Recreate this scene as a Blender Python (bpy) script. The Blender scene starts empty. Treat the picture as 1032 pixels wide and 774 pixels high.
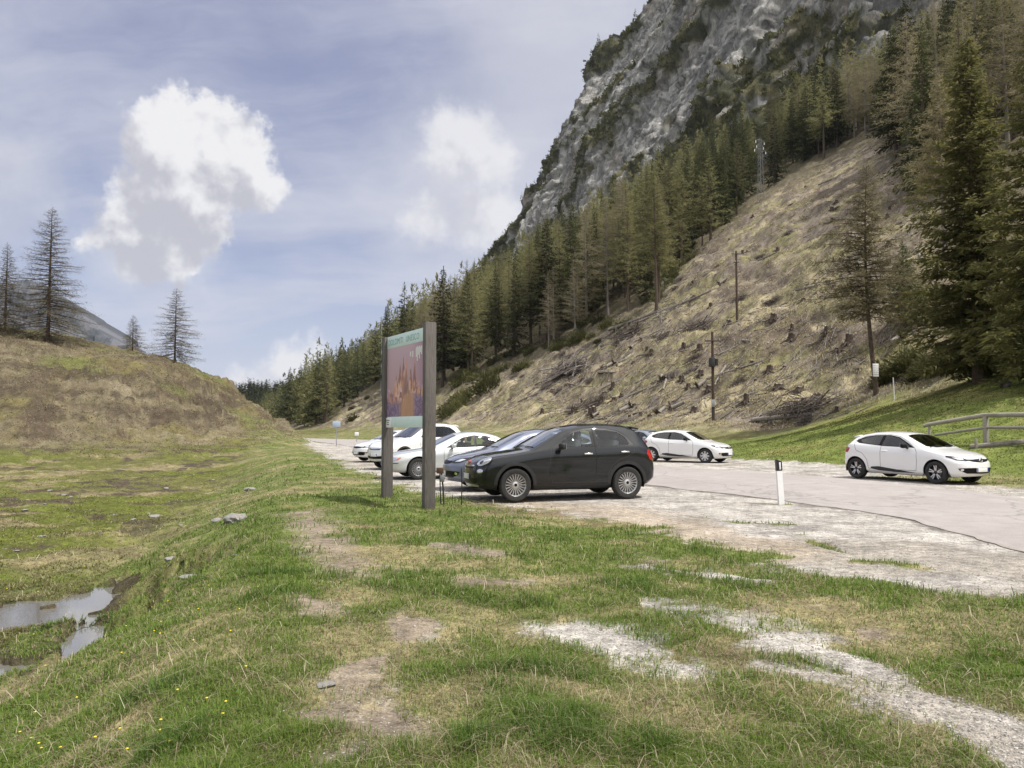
import bpy, bmesh, math, random
import numpy as np
from mathutils import Vector, Matrix
from mathutils.geometry import delaunay_2d_cdt

random.seed(7)
RNG = np.random.default_rng(7)
SC = bpy.context.scene
COL = SC.collection

# ------------------------------------------------------------------ camera
FPX, PW, PH = 776.0, 1032.0, 774.0
PITCH = math.atan(43.0 / FPX)
CAMZ = 1.6
CP, SP = math.cos(PITCH), math.sin(PITCH)

def ray(u, v):
    cx, cy = (u - 516.0) / FPX, (387.0 - v) / FPX
    return np.array([cx, CP - cy * SP, SP + cy * CP])

def G(u, v, z=0.0):
    d = ray(u, v)
    t = (z - CAMZ) / d[2]
    return (d[0] * t, d[1] * t)

def proj(x, y, z):
    x, y, z = np.asarray(x, float), np.asarray(y, float), np.asarray(z, float) - CAMZ
    dep = y * CP + z * SP
    up = -y * SP + z * CP
    dep = np.where(np.abs(dep) < 1e-3, 1e-3, dep)
    return 516 + FPX * x / dep, 387 - FPX * up / dep, dep

# ------------------------------------------------------------------ tagging
def tag(o, label=None, cat=None, group=None, kind=None):
    if label: o['label'] = label
    if cat: o['category'] = cat
    if group: o['group'] = group
    if kind: o['kind'] = kind
    return o

def thing(name, label, cat, loc=(0, 0, 0), rotz=0.0, group=None):
    o = bpy.data.objects.new(name, None)
    o.empty_display_size = 0.3
    COL.objects.link(o)
    o.location = loc
    o.rotation_euler = (0, 0, rotz)
    return tag(o, label, cat, group)

def copy_tree(o, parent=None):
    c = o.copy()
    COL.objects.link(c)
    if parent is not None:
        c.parent = parent
        c.matrix_parent_inverse = Matrix.Identity(4)
    for ch in list(o.children):
        copy_tree(ch, c)
    return c

# ------------------------------------------------------------------ mesh helpers
def mesh_np(name, V, Fs, mats, parent=None, smooth=True, mat_idx=None, colors=None, kind=None, normals=None):
    """V (n,3); Fs list of int arrays (m,k) of equal k each."""
    V = np.asarray(V, np.float32)
    Fs = [np.asarray(f, np.int32) for f in Fs if len(f)]
    me = bpy.data.meshes.new(name)
    me.vertices.add(len(V))
    me.vertices.foreach_set('co', V.ravel())
    nl = sum(f.size for f in Fs)
    npoly = sum(len(f) for f in Fs)
    me.loops.add(nl)
    me.loops.foreach_set('vertex_index', np.concatenate([f.ravel() for f in Fs]))
    me.polygons.add(npoly)
    tot = np.concatenate([np.full(len(f), f.shape[1], np.int32) for f in Fs])
    st = np.concatenate([[0], np.cumsum(tot)[:-1]]).astype(np.int32)
    me.polygons.foreach_set('loop_start', st)
    if mat_idx is not None:
        me.polygons.foreach_set('material_index', np.asarray(mat_idx, np.int32))
    me.update(calc_edges=True)
    me.polygons.foreach_set('use_smooth', np.full(npoly, smooth, bool))
    for m in (mats if isinstance(mats, (list, tuple)) else [mats]):
        me.materials.append(m)
    if colors is not None:
        at = me.attributes.new('Col', 'FLOAT_COLOR', 'POINT')
        c4 = np.ones((len(V), 4), np.float32)
        c4[:, :colors.shape[1]] = colors
        at.data.foreach_set('color', c4.ravel())
    me.validate()
    if normals is not None:
        me.normals_split_custom_set_from_vertices(np.asarray(normals, float).tolist())
    o = bpy.data.objects.new(name, me)
    COL.objects.link(o)
    if parent is not None:
        o.parent = parent
    if kind: o['kind'] = kind
    return o

class MB:
    """collects shapes, then links them as ONE mesh object"""
    def __init__(s):
        s.v, s.f, s.m = [], [], []
    def add(s, V, F, m=0):
        b = len(s.v)
        s.v.extend([tuple(p) for p in V])
        for f in F:
            s.f.append(tuple(int(i) + b for i in f)); s.m.append(m)
        return s
    def box(s, c, size, bevel=0.0, rot=None, m=0, seg=2):
        bm = bmesh.new()
        bmesh.ops.create_cube(bm, size=1.0)
        for v in bm.verts:
            v.co = Vector((v.co.x * size[0], v.co.y * size[1], v.co.z * size[2]))
        if bevel > 0:
            bmesh.ops.bevel(bm, geom=bm.edges[:], offset=bevel, segments=seg, affect='EDGES', profile=0.5)
        R = rot if rot is not None else Matrix.Identity(3)
        bm.verts.index_update()
        V = [R @ v.co + Vector(c) for v in bm.verts]
        F = [[v.index for v in f.verts] for f in bm.faces]
        bm.free()
        return s.add(V, F, m)
    def tube(s, pts, rad, n=8, m=0, cap=True, twist=0.0):
        pts = [Vector(p) for p in pts]
        if not hasattr(rad, '__len__'): rad = [rad] * len(pts)
        V, F = [], []
        up = Vector((0, 0, 1))
        for i, p in enumerate(pts):
            t = (pts[min(i + 1, len(pts) - 1)] - pts[max(i - 1, 0)])
            t = t.normalized() if t.length > 1e-9 else Vector((0, 0, 1))
            ref = up if abs(t.dot(up)) < 0.95 else Vector((1, 0, 0))
            a = t.cross(ref).normalized(); b = t.cross(a)
            for k in range(n):
                th = 2 * math.pi * k / n + twist * i
                V.append(p + (a * math.cos(th) + b * math.sin(th)) * rad[i])
        for i in range(len(pts) - 1):
            for k in range(n):
                k2 = (k + 1) % n
                F.append((i * n + k, i * n + k2, (i + 1) * n + k2, (i + 1) * n + k))
        if cap:
            F.append(tuple(range(n))[::-1]); F.append(tuple((len(pts) - 1) * n + k for k in range(n)))
        return s.add(V, F, m)
    def lathe(s, prof, n=32, axis='Y', c=(0, 0, 0), m=0, a0=0.0, a1=2 * math.pi):
        """prof: (r, h) pairs, turned about the axis"""
        V, F = [], []
        full = abs(a1 - a0 - 2 * math.pi) < 1e-6
        k_n = n if full else n + 1
        for (r, h) in prof:
            for k in range(k_n):
                th = a0 + (a1 - a0) * k / n
                x, z = r * math.cos(th), r * math.sin(th)
                p = (x, h, z) if axis == 'Y' else ((x, z, h) if axis == 'Z' else (h, x, z))
                V.append((p[0] + c[0], p[1] + c[1], p[2] + c[2]))
        for i in range(len(prof) - 1):
            for k in range(n):
                k2 = (k + 1) % k_n
                F.append((i * k_n + k, i * k_n + k2, (i + 1) * k_n + k2, (i + 1) * k_n + k))
        return s.add(V, F, m)
    def prism(s, pts, d, m=0):
        """planar polygon pts (3d) extruded by vector d"""
        n = len(pts)
        V = [Vector(p) for p in pts] + [Vector(p) + Vector(d) for p in pts]
        F = [tuple(range(n))[::-1], tuple(range(n, 2 * n))]
        for k in range(n):
            k2 = (k + 1) % n
            F.append((k, k2, n + k2, n + k))
        return s.add(V, F, m)
    def build(s, name, mats, parent=None, smooth=True, angle=40, kind=None):
        me = bpy.data.meshes.new(name)
        me.from_pydata([tuple(v) for v in s.v], [], s.f)
        for m in (mats if isinstance(mats, (list, tuple)) else [mats]):
            me.materials.append(m)
        for p, mi in zip(me.polygons, s.m):
            p.material_index = mi
        bm = bmesh.new(); bm.from_mesh(me)
        bmesh.ops.recalc_face_normals(bm, faces=bm.faces[:])
        bm.to_mesh(me); bm.free()
        if smooth:
            me.polygons.foreach_set('use_smooth', [True] * len(me.polygons))
            try:
                me.set_sharp_from_angle(angle=math.radians(angle))
            except Exception:
                pass
        o = bpy.data.objects.new(name, me)
        COL.objects.link(o)
        if parent is not None: o.parent = parent
        if kind: o['kind'] = kind
        return o

# ------------------------------------------------------------------ numpy noise
def _hash(ix, iy, iz, seed):
    h = (ix.astype(np.int64) * 374761393 + iy.astype(np.int64) * 668265263 + iz * 2147483647 + seed * 1274126177) & 0xFFFFFFFF
    h = ((h ^ (h >> 13)) * 1274126177) & 0xFFFFFFFF
    h = ((h ^ (h >> 16)) * 2246822519) & 0xFFFFFFFF
    h = h ^ (h >> 15)
    return (h & 0xFFFFFF).astype(np.float64) / 0xFFFFFF

def vn2(x, y, seed=0):
    x, y = np.asarray(x, float), np.asarray(y, float)
    fx, fy = np.floor(x), np.floor(y)
    tx, ty = x - fx, y - fy
    tx = tx * tx * tx * (tx * (tx * 6 - 15) + 10); ty = ty * ty * ty * (ty * (ty * 6 - 15) + 10)
    ix, iy = fx.astype(np.int64), fy.astype(np.int64)
    a = _hash(ix, iy, 0, seed); b = _hash(ix + 1, iy, 0, seed)
    c = _hash(ix, iy + 1, 0, seed); d = _hash(ix + 1, iy + 1, 0, seed)
    return (a + (b - a) * tx) * (1 - ty) + (c + (d - c) * tx) * ty

def fbm(x, y, octv=4, seed=0, gain=0.5, lac=2.03):
    """roughly -1..1"""
    s, a, n = 0.0, 1.0, 0.0
    x, y = np.asarray(x, float), np.asarray(y, float)
    for k in range(octv):
        s = s + a * (vn2(x, y, seed + k * 17) * 2 - 1); n += a
        x, y = (x * 0.8 - y * 0.6) * lac + 11.3, (x * 0.6 + y * 0.8) * lac + 7.7
        a *= gain
    return s / n * 1.6

def vn3(x, y, z, seed=0):
    fx, fy, fz = np.floor(x), np.floor(y), np.floor(z)
    t = [x - fx, y - fy, z - fz]
    t = [q * q * (3 - 2 * q) for q in t]
    ix, iy, iz = fx.astype(np.int64), fy.astype(np.int64), fz.astype(np.int64)
    def h(a, b, c): return _hash(ix + a, iy + b, (iz + c) * 0 + 0, seed + 0) if False else _hash(ix + a + (iz + c) * 7919, iy + b + (iz + c) * 104729, 0, seed)
    r = 0
    for a in (0, 1):
        for b in (0, 1):
            for c in (0, 1):
                w = (t[0] if a else 1 - t[0]) * (t[1] if b else 1 - t[1]) * (t[2] if c else 1 - t[2])
                r = r + w * h(a, b, c)
    return r

def fbm3(x, y, z, octv=4, seed=0, gain=0.5, ridge=False):
    s, a, n = 0.0, 1.0, 0.0
    for k in range(octv):
        v = vn3(x, y, z, seed + 31 * k) * 2 - 1
        if ridge: v = 1 - 2 * np.abs(v)
        s = s + a * v; n += a
        x, y, z = x * 2.03 + 3.1, y * 2.03 + 5.7, z * 2.03 + 9.2
        a *= gain
    return s / n * 1.5

def sst(a, b, x):
    t = np.clip((np.asarray(x, float) - a) / (b - a), 0, 1)
    return t * t * (3 - 2 * t)

def poly_sd(x, y, poly):
    """signed distance to polygon (negative inside), vectorised"""
    x, y = np.asarray(x, float), np.asarray(y, float)
    d2 = np.full(x.shape, 1e18); ins = np.zeros(x.shape, bool)
    n = len(poly)
    for i in range(n):
        ax, ay = poly[i]; bx, by = poly[(i + 1) % n]
        ex, ey = bx - ax, by - ay
        L = ex * ex + ey * ey + 1e-12
        t = np.clip(((x - ax) * ex + (y - ay) * ey) / L, 0, 1)
        d2 = np.minimum(d2, (x - ax - t * ex) ** 2 + (y - ay - t * ey) ** 2)
        c = ((ay > y) != (by > y))
        with np.errstate(divide='ignore', invalid='ignore'):
            xi = ax + (y - ay) * ex / (ey if abs(ey) > 1e-12 else 1e-12)
        ins ^= c & (x < xi)
    return np.where(ins, -1, 1) * np.sqrt(d2)

def line_d(x, y, pts):
    x, y = np.asarray(x, float), np.asarray(y, float)
    d2 = np.full(x.shape, 1e18)
    for i in range(len(pts) - 1):
        ax, ay = pts[i]; bx, by = pts[i + 1]
        ex, ey = bx - ax, by - ay
        t = np.clip(((x - ax) * ex + (y - ay) * ey) / (ex * ex + ey * ey + 1e-12), 0, 1)
        d2 = np.minimum(d2, (x - ax - t * ex) ** 2 + (y - ay - t * ey) ** 2)
    return np.sqrt(d2)

# ------------------------------------------------------------------ materials
class N:
    """small node-tree helper"""
    def __init__(s, tree):
        s.t = tree
    def new(s, typ, **kw):
        n = s.t.nodes.new(typ)
        for k, v in kw.items():
            setattr(n, k, v)
        return n
    def put(s, sock, val):
        if isinstance(val, bpy.types.NodeSocket):
            s.t.links.new(val, sock)
        elif val is not None:
            if hasattr(sock.default_value, '__len__') and not hasattr(val, '__len__'):
                sock.default_value = [val] * len(sock.default_value)
            elif hasattr(sock.default_value, '__len__') and len(sock.default_value) == 4 and len(val) == 3:
                sock.default_value = (*val, 1.0)
            else:
                sock.default_value = val
    def math(s, op, a, b=None, c=None, clamp=False):
        n = s.new('ShaderNodeMath', operation=op, use_clamp=clamp)
        s.put(n.inputs[0], a)
        if b is not None: s.put(n.inputs[1], b)
        if c is not None: s.put(n.inputs[2], c)
        return n.outputs[0]
    def vm(s, op, a, b=None, scale=None):
        n = s.new('ShaderNodeVectorMath', operation=op)
        s.put(n.inputs[0], a)
        if b is not None: s.put(n.inputs[1], b)
        if scale is not None: s.put(n.inputs['Scale'], scale)
        return n.outputs['Value'] if op in ('DISTANCE', 'LENGTH', 'DOT_PRODUCT') else n.outputs[0]
    def noise(s, vec, scale, detail=4, rough=0.55, dist=0.0, out=0):
        n = s.new('ShaderNodeTexNoise')
        if vec is not None: s.put(n.inputs['Vector'], vec)
        n.inputs['Scale'].default_value = scale
        n.inputs['Detail'].default_value = detail
        n.inputs['Roughness'].default_value = rough
        n.inputs['Distortion'].default_value = dist
        return n.outputs[out]
    def map(s, v, a, b, c=0.0, d=1.0, smooth=False):
        n = s.new('ShaderNodeMapRange')
        if smooth: n.interpolation_type = 'SMOOTHSTEP'
        s.put(n.inputs[0], v)
        for i, q in zip((1, 2, 3, 4), (a, b, c, d)): s.put(n.inputs[i], q)
        return n.outputs[0]
    def mix(s, f, a, b, mode='MIX'):
        n = s.new('ShaderNodeMix', data_type='RGBA', blend_type=mode)
        s.put(n.inputs[0], f); s.put(n.inputs[6], a); s.put(n.inputs[7], b)
        return n.outputs[2]
    def ramp(s, f, stops):
        n = s.new('ShaderNodeValToRGB')
        e = n.color_ramp.elements
        while len(e) < len(stops): e.new(0.5)
        for k, (p, c) in enumerate(stops):
            e[k].position = p; e[k].color = (*c, 1.0)
        s.put(n.inputs[0], f)
        return n.outputs[0]
    def bump(s, h, strength=0.5, dist=0.02):
        n = s.new('ShaderNodeBump')
        n.inputs['Strength'].default_value = strength
        n.inputs['Distance'].default_value = dist
        s.put(n.inputs['Height'], h)
        return n.outputs[0]

def new_mat(name):
    m = bpy.data.materials.new(name)
    m.use_nodes = True
    t = m.node_tree
    b = t.nodes['Principled BSDF']
    return m, N(t), b

def set_in(b, **kw):
    for k, v in kw.items():
        k = {'rough': 'Roughness', 'metal': 'Metallic', 'spec': 'Specular IOR Level', 'coat': 'Coat Weight', 'coatr': 'Coat Roughness', 'base': 'Base Color', 'ior': 'IOR'}.get(k, k)
        s = b.inputs[k]
        if k == 'Base Color': v = (*v, 1.0)
        s.default_value = v

def simple(name, col, rough=0.6, metal=0.0, spec=0.5, coat=0.0, coatr=0.03, vary=0.12, scale=6.0, bump=0.0, bscale=40):
    m, n, b = new_mat(name)
    set_in(b, rough=rough, metal=metal, spec=spec, coat=coat, coatr=coatr)
    tc = n.new('ShaderNodeTexCoord').outputs['Object']
    f = n.noise(tc, scale, 5, 0.6)
    lo = tuple(max(c * (1 - vary), 0) for c in col); hi = tuple(min(c * (1 + vary), 1) for c in col)
    n.put(b.inputs['Base Color'], n.ramp(f, [(0.3, lo), (0.7, hi)]))
    if bump > 0:
        n.put(b.inputs['Normal'], n.bump(n.noise(tc, bscale, 5, 0.65), bump, 0.01))
    return m
# ================================================================== TERRAIN
AX = (-0.38, 0.925)          # valley axis
NX = (0.925, 0.38)           # uphill
P0 = (13.6, 28.0)

def st(x, y):
    dx, dy = np.asarray(x, float) - P0[0], np.asarray(y, float) - P0[1]
    return NX[0] * dx + NX[1] * dy, AX[0] * dx + AX[1] * dy

def from_st(s, t):
    return P0[0] + NX[0] * s + AX[0] * t, P0[1] + NX[1] * s + AX[1] * t

ROAD_NEAR = [(1, -9), (4.2, -1), (5.7, 5), (6.6, 9.9), (6.95, 13.6), (5.8, 17.2), (3.75, 20.9), (2.2, 24.4), (-0.2, 30), (-2.7, 36), (-9.2, 52), (-17.0, 73), (-22.6, 86), (-35, 101), (-62, 119)]
ROAD_FAR = [(8, -11), (9.6, -2), (10.7, 6), (11.2, 12), (11.3, 16.3), (11.2, 19.5), (10.3, 23.6), (8.4, 27), (6.4, 30.6), (3.7, 36.5), (-3, 53), (-11.0, 75), (-17.0, 90), (-31, 107), (-60, 126)]
ROAD_POLY = ROAD_NEAR + ROAD_FAR[::-1]

PUD_IMG = [
    [(-25, 604), (0, 606), (60, 604), (100, 592), (128, 584), (134, 592), (118, 612), (90, 620), (60, 630), (0, 633), (-25, 633)],
    [(56, 657), (74, 645), (92, 632), (101, 630), (86, 650), (72, 669), (62, 668)],
    [(150, 603), (152, 612), (136, 634), (126, 634), (138, 618)],
    [(-25, 660), (0, 661), (20, 664), (24, 672), (14, 682), (-25, 684)],
]
PUDDLES = [[G(u, v, -1.0) for u, v in p] for p in PUD_IMG]

def left_shelf(x, y):
    ex = np.interp(y, [-30, 0, 3.6, 13.8, 35, 60, 80, 110], [0.5, -0.7, -1.25, -3.9, -9.2, -17, -24, -37])
    dr = np.interp(y, [0, 30, 60, 90], [1.0, 1.0, 0.75, 0.15])
    w = np.interp(y, [0, 10, 30, 60], [3.2, 3.6, 4.5, 6.5])
    return -dr * sst(0, 1, (ex - x) / w), ex - x

def hill(x, y):
    cr = np.interp(x, [-170, -100, -75, -60, -48, -42, -38, -34.2, -30.8, -26.4, -22.8, -20.5, -18.5, -17], [17, 17, 15.8, 13.4, 11.2, 9.7, 8.4, 6.5, 4.4, 2.6, 1.5, .8, .25, 0])
    L = np.interp(x, [-46, -22], [40, 22])
    s = np.clip((y - 52.5) / L, 0, 1)
    pr = np.sin(np.pi / 2 * s) ** 1.2
    xr = np.interp(y, [60, 73, 86, 101, 119, 140], [-12.5, -17.0, -22.6, -35, -62, -90])
    return cr * pr * (1 - sst(60.5, 110, y - L)) * sst(0.4, 3.2, xr - x)

def slope_base(s, t):
    w = 3.5
    f = 0.625 * w * np.log1p(np.exp(np.clip((s - 14.5) / w, -40, 40)))
    f = np.where(s > 90, 0.625 * (s - 14.5), f)
    cap = 0.625 * (205 - 14.5)
    f = np.minimum(f, cap + 0.04 * np.maximum(s - 205, 0))
    lawn = 2.7 * sst(-1.5, 13, s) * (1 - sst(14, 34, s)) * (1 - sst(2, 23, t)) * sst(-60, -20, t)
    return f + lawn

def H0(x, y):
    s, t = st(x, y)
    a, _ = left_shelf(x, y)
    return a + hill(x, y) + slope_base(s, t)

def masks(x, y):
    """shared between height and colour"""
    s, t = st(x, y)
    road = poly_sd(x, y, ROAD_POLY)
    hl = hill(x, y)
    hs = sst(9, 18, s - 7 * (1 - sst(6, 26, t)) + 2.5 * fbm(x / 5, y / 5, 3, 5))
    return s, t, road, hl, hs

def pud_mask(x, y):
    d = np.full(np.shape(x), 9.0)
    for p in PUDDLES:
        d = np.minimum(d, poly_sd(x, y, p))
    return d

def Hb(x, y, s, t, road, hl, hs):
    r = np.hypot(x, y)
    z = H0(x, y)
    flat = sst(-0.2, 1.5, road)
    dirt = cover_gravel(x, y)
    rough = flat * (1 - 0.8 * dirt)
    n1 = fbm(x / 1.1, y / 1.1, 4, 21)
    n2 = fbm(x / 0.28, y / 0.28, 3, 22)
    z = z + rough * (0.045 * n1 + 0.018 * n2 * (r < 30)) * sst(0, 1, 1 - hs)
    z = z - 0.07 * (1 - sst(-0.55, -0.15, road))
    # meadow tussocks on the low ground
    _, e = left_shelf(x, y)
    low = sst(1.0, 4.0, e) * (1 - sst(0.2, 1.5, hl))
    z = z + low * (0.085 * fbm(x / 0.6, y / 0.6, 4, 23) + 0.05 * np.maximum(fbm(x / 2.4, y / 2.4, 2, 24), 0))
    # pools
    pd = pud_mask(x, y) - 0.19 + 0.13 * fbm(x / 0.9, y / 0.9, 2, 28) + 0.65 * sst(.22, .55, fbm(x / .42, y / .6, 3, 29)) + 0.12 * fbm(x / 0.35, y / 0.35, 3, 27)
    dep = 1 - sst(-0.12, 0.12, pd)
    near_p = 1 - sst(0.05, 1.1, pd)
    z = z * (1 - near_p) + near_p * (-1.0 + 0.25 * (z + 1.0) * (low > 2)  + 0.03 * n1) - dep * 0.20
    # hill: cattle terraces, slips
    hm = sst(0.3, 2.5, hl)
    zz = z + 0.8 * fbm(x / 9, y / 9, 3, 31)
    ter = fbm(zz * 2.4, (x + y) * 0.10, 3, 32)
    slip = sst(-0.1, 0.5, fbm(x / 12, y / 12, 3, 35) + 0.9 * sst(-48, -30, x) - 0.35)
    z = z + hm * (0.42 * fbm(x / 8, y / 8, 4, 33) + 0.42 * ter + slip * 0.62 * fbm(x / 1.7, y / 2.2, 4, 34))
    # mountainside
    cm = hs * sst(10, 22, s)
    zt = fbm((z + 1.2 * fbm(x / 10, y / 10, 2, 41)) * 0.7, t * 0.08, 3, 42)
    z = z + cm * (0.9 * fbm(x / 11, y / 11, 4, 43) + 0.50 * zt + 0.42 * fbm(x / 2.3, y / 2.3, 4, 44))
    return z

GRAVEL_POLY = [G(1045, 607), G(960, 601), G(870, 592), G(800, 572), G(740, 551), G(650, 529), G(560, 514), G(478, 505),
               (-1.9, 18.6), (-3.9, 23.6), (-6.1, 29.6), (-7.9, 35.8), (-13.2, 52), (-19.8, 74), (-17, 74), (-9, 53), (0, 31), (4, 22), (6.4, 17.6), (7.3, 14), (7.2, 9.9), (6.8, 8.5)]
SAND_POLY = [G(478, 506), G(560, 517), G(660, 540), G(740, 563), G(790, 566), G(800, 552), G(700, 525), G(600, 509), G(520, 503)]
TRACK = [G(u, v) for u, v in [(690, 612), (760, 628), (830, 655), (900, 690), (980, 722), (1060, 765)]]
PATCHES = [([G(u, v) for u, v in p], w, k) for p, w, k in [
    ([(556, 632), (600, 642), (640, 655), (672, 670)], 0.22, 1),
    ([(690, 612), (750, 618), (800, 640)], 0.30, 1),
    ([(308, 516), (322, 540), (345, 560), (356, 578)], 0.36, 2),
    ([(330, 585), (318, 604), (322, 618)], 0.2, 2),
    ([(330, 690), (318, 697), (345, 700)], 0.06, 1),
    ([(372, 655), (352, 690), (330, 725), (410, 735), (330, 770)], 0.16, 2),
    ([(440, 612), (400, 640), (372, 655)], 0.14, 2),
    ([(470, 585), (510, 590)], 0.2, 2),
    ([(820, 590), (900, 612), (980, 618)], 0.10, 1),
    ([(640, 570), (720, 578), (770, 585)], 0.10, 1),
    ([(610, 560), (660, 566)], 0.10, 2),
    ([(760, 610), (830, 612), (880, 640)], 0.12, 2),
    ([(445, 550), (500, 560)], 0.15, 2),
]]

ISLES = [([G(u, v) for u, v in p], w) for p, w in [
    ([(705, 521), (745, 526), (795, 531)], .12), ([(808, 540), (850, 556)], .10), ([(815, 584), (870, 586), (905, 592)], .13), ([(770, 507), (800, 509)], .10),
    ([(770, 640), (830, 646)], .05), ([(800, 665), (860, 680)], .05), ([(760, 600), (800, 606)], .08), ([(870, 566), (930, 574)], .07)]]

def cover_gravel(x, y):
    shape = np.shape(x)
    r = np.hypot(x, y)
    out = np.zeros(shape)
    n = fbm(x / 0.9, y / 0.9, 4, 51) * 0.42 + fbm(x / 0.24, y / 0.24, 4, 52) * 0.30
    d = d0 = poly_sd(x, y, GRAVEL_POLY)
    out = np.maximum(out, 1 - sst(-0.45, 0.55, d + 0.9 * n))
    s, t = st(x, y)
    # shoulder on the far side of the road
    rf = line_d(x, y, ROAD_FAR)
    sh = (1 - sst(1.4, 2.5, rf + 0.5 * n + np.where(s < -1.5, 0, 0.5 * np.maximum(s, 0)))) * (y > 8)
    lay = (1 - sst(-0.5, 0.5, s - 0.1 + n)) * sst(23, 27, y) * (1 - sst(80, 95, y)) * (poly_sd(x, y, ROAD_POLY) > -1) * (x > np.interp(y, [20, 36, 75], [8, -1, -16]))
    out = np.maximum(out, np.maximum(sh, lay))
    d = line_d(x, y, TRACK)
    out = np.maximum(out, (1 - sst(0.12, 0.62, d + 0.62 * n)) * 0.95)
    for p, w, k in PATCHES:
        d = line_d(x, y, p)
        out = np.maximum(out, (1 - sst(-0.3 * w, w * 2.4, d + 0.45 * n)) * (0.95 if k == 1 else 0.85))
    # little turf islands in the gravel
    isl = sst(0.28, 0.62, fbm(x / 1.5, y * 0.7, 3, 57) + 0.15 * n) * (poly_sd(x, y, ROAD_POLY) > 0.8) * sst(14.5, 8, y) * (y > 3)
    out = out * (1 - 0.85 * isl * sst(-.6, .1, d0))
    for p, w in ISLES:
        out = out * (1 - 0.92 * (1 - sst(.4 * w, 1.6 * w, line_d(x, y, p) + .30 * n)))
    return out

def lerp3(a, b, f):
    f = np.clip(f, 0, 1)[..., None]
    return a * (1 - f) + b * f

def A3(*c): return np.array(c, float)

GREEN = A3(.085, .118, .024); OLIVE = A3(.125, .125, .04); STRAW = A3(.285, .24, .13); SOIL = A3(.17, .125, .08)
MUD = A3(.055, .043, .03); GRAV = A3(.375, .35, .32); SAND = A3(.335, .28, .215); DGREEN = A3(.05, .085, .015)

TURF_DRY = [([G(u, v) for u, v in p], w) for p, w in [
    ([(385, 556), (470, 572), (560, 588)], .55), ([(372, 640), (350, 690), (335, 745)], .34), ([(430, 606), (520, 636)], .22), ([(225, 640), (285, 690)], .25),
    ([(560, 690), (700, 735)], .2), ([(690, 590), (830, 612), (900, 650)], .35), ([(450, 700), (520, 740)], .15), ([(470, 690), (430, 765)], .12), ([(120, 720), (60, 765)], .3), ([(610, 550), (800, 585)], .5)]]
TURF_GREEN = [([G(u, v) for u, v in p], w) for p, w in [
    ([(296, 530), (285, 590), (255, 660), (240, 740)], .40), ([(470, 520), (560, 530), (640, 560)], .7), ([(560, 600), (620, 610), (720, 600)], .3), ([(860, 600), (930, 605)], .3),
    ([(850, 672), (940, 690), (1040, 690)], .4), ([(690, 768), (850, 760)], .25), ([(520, 660), (600, 690)], .14), ([(370, 500), (420, 520), (470, 540)], .9)]]
def TURF(x, y):
    o = -0.01 + 0.13 * sst(-.5, -3, x)
    for p, w in TURF_DRY: o = o - 0.50 * (1 - sst(.2 * w, 1.8 * w, line_d(x, y, p)))
    for p, w in TURF_GREEN: o = o + 0.42 * (1 - sst(.2 * w, 1.8 * w, line_d(x, y, p)))
    return o

def lush(x, y):
    """1 = fresh green turf, 0 = withered"""
    return sst(-0.6, 0.5, 0.50 * fbm(x / 3.0, y / 2.2, 4, 61) + 0.48 * fbm(x / 0.75, y / 0.6, 4, 62) + 0.38 * fbm(x / 0.22, y / 0.2, 3, 63)
               + 0.20 * sst(-1, -4.0, x) * sst(24, 10, y) + TURF(x, y))

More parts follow.
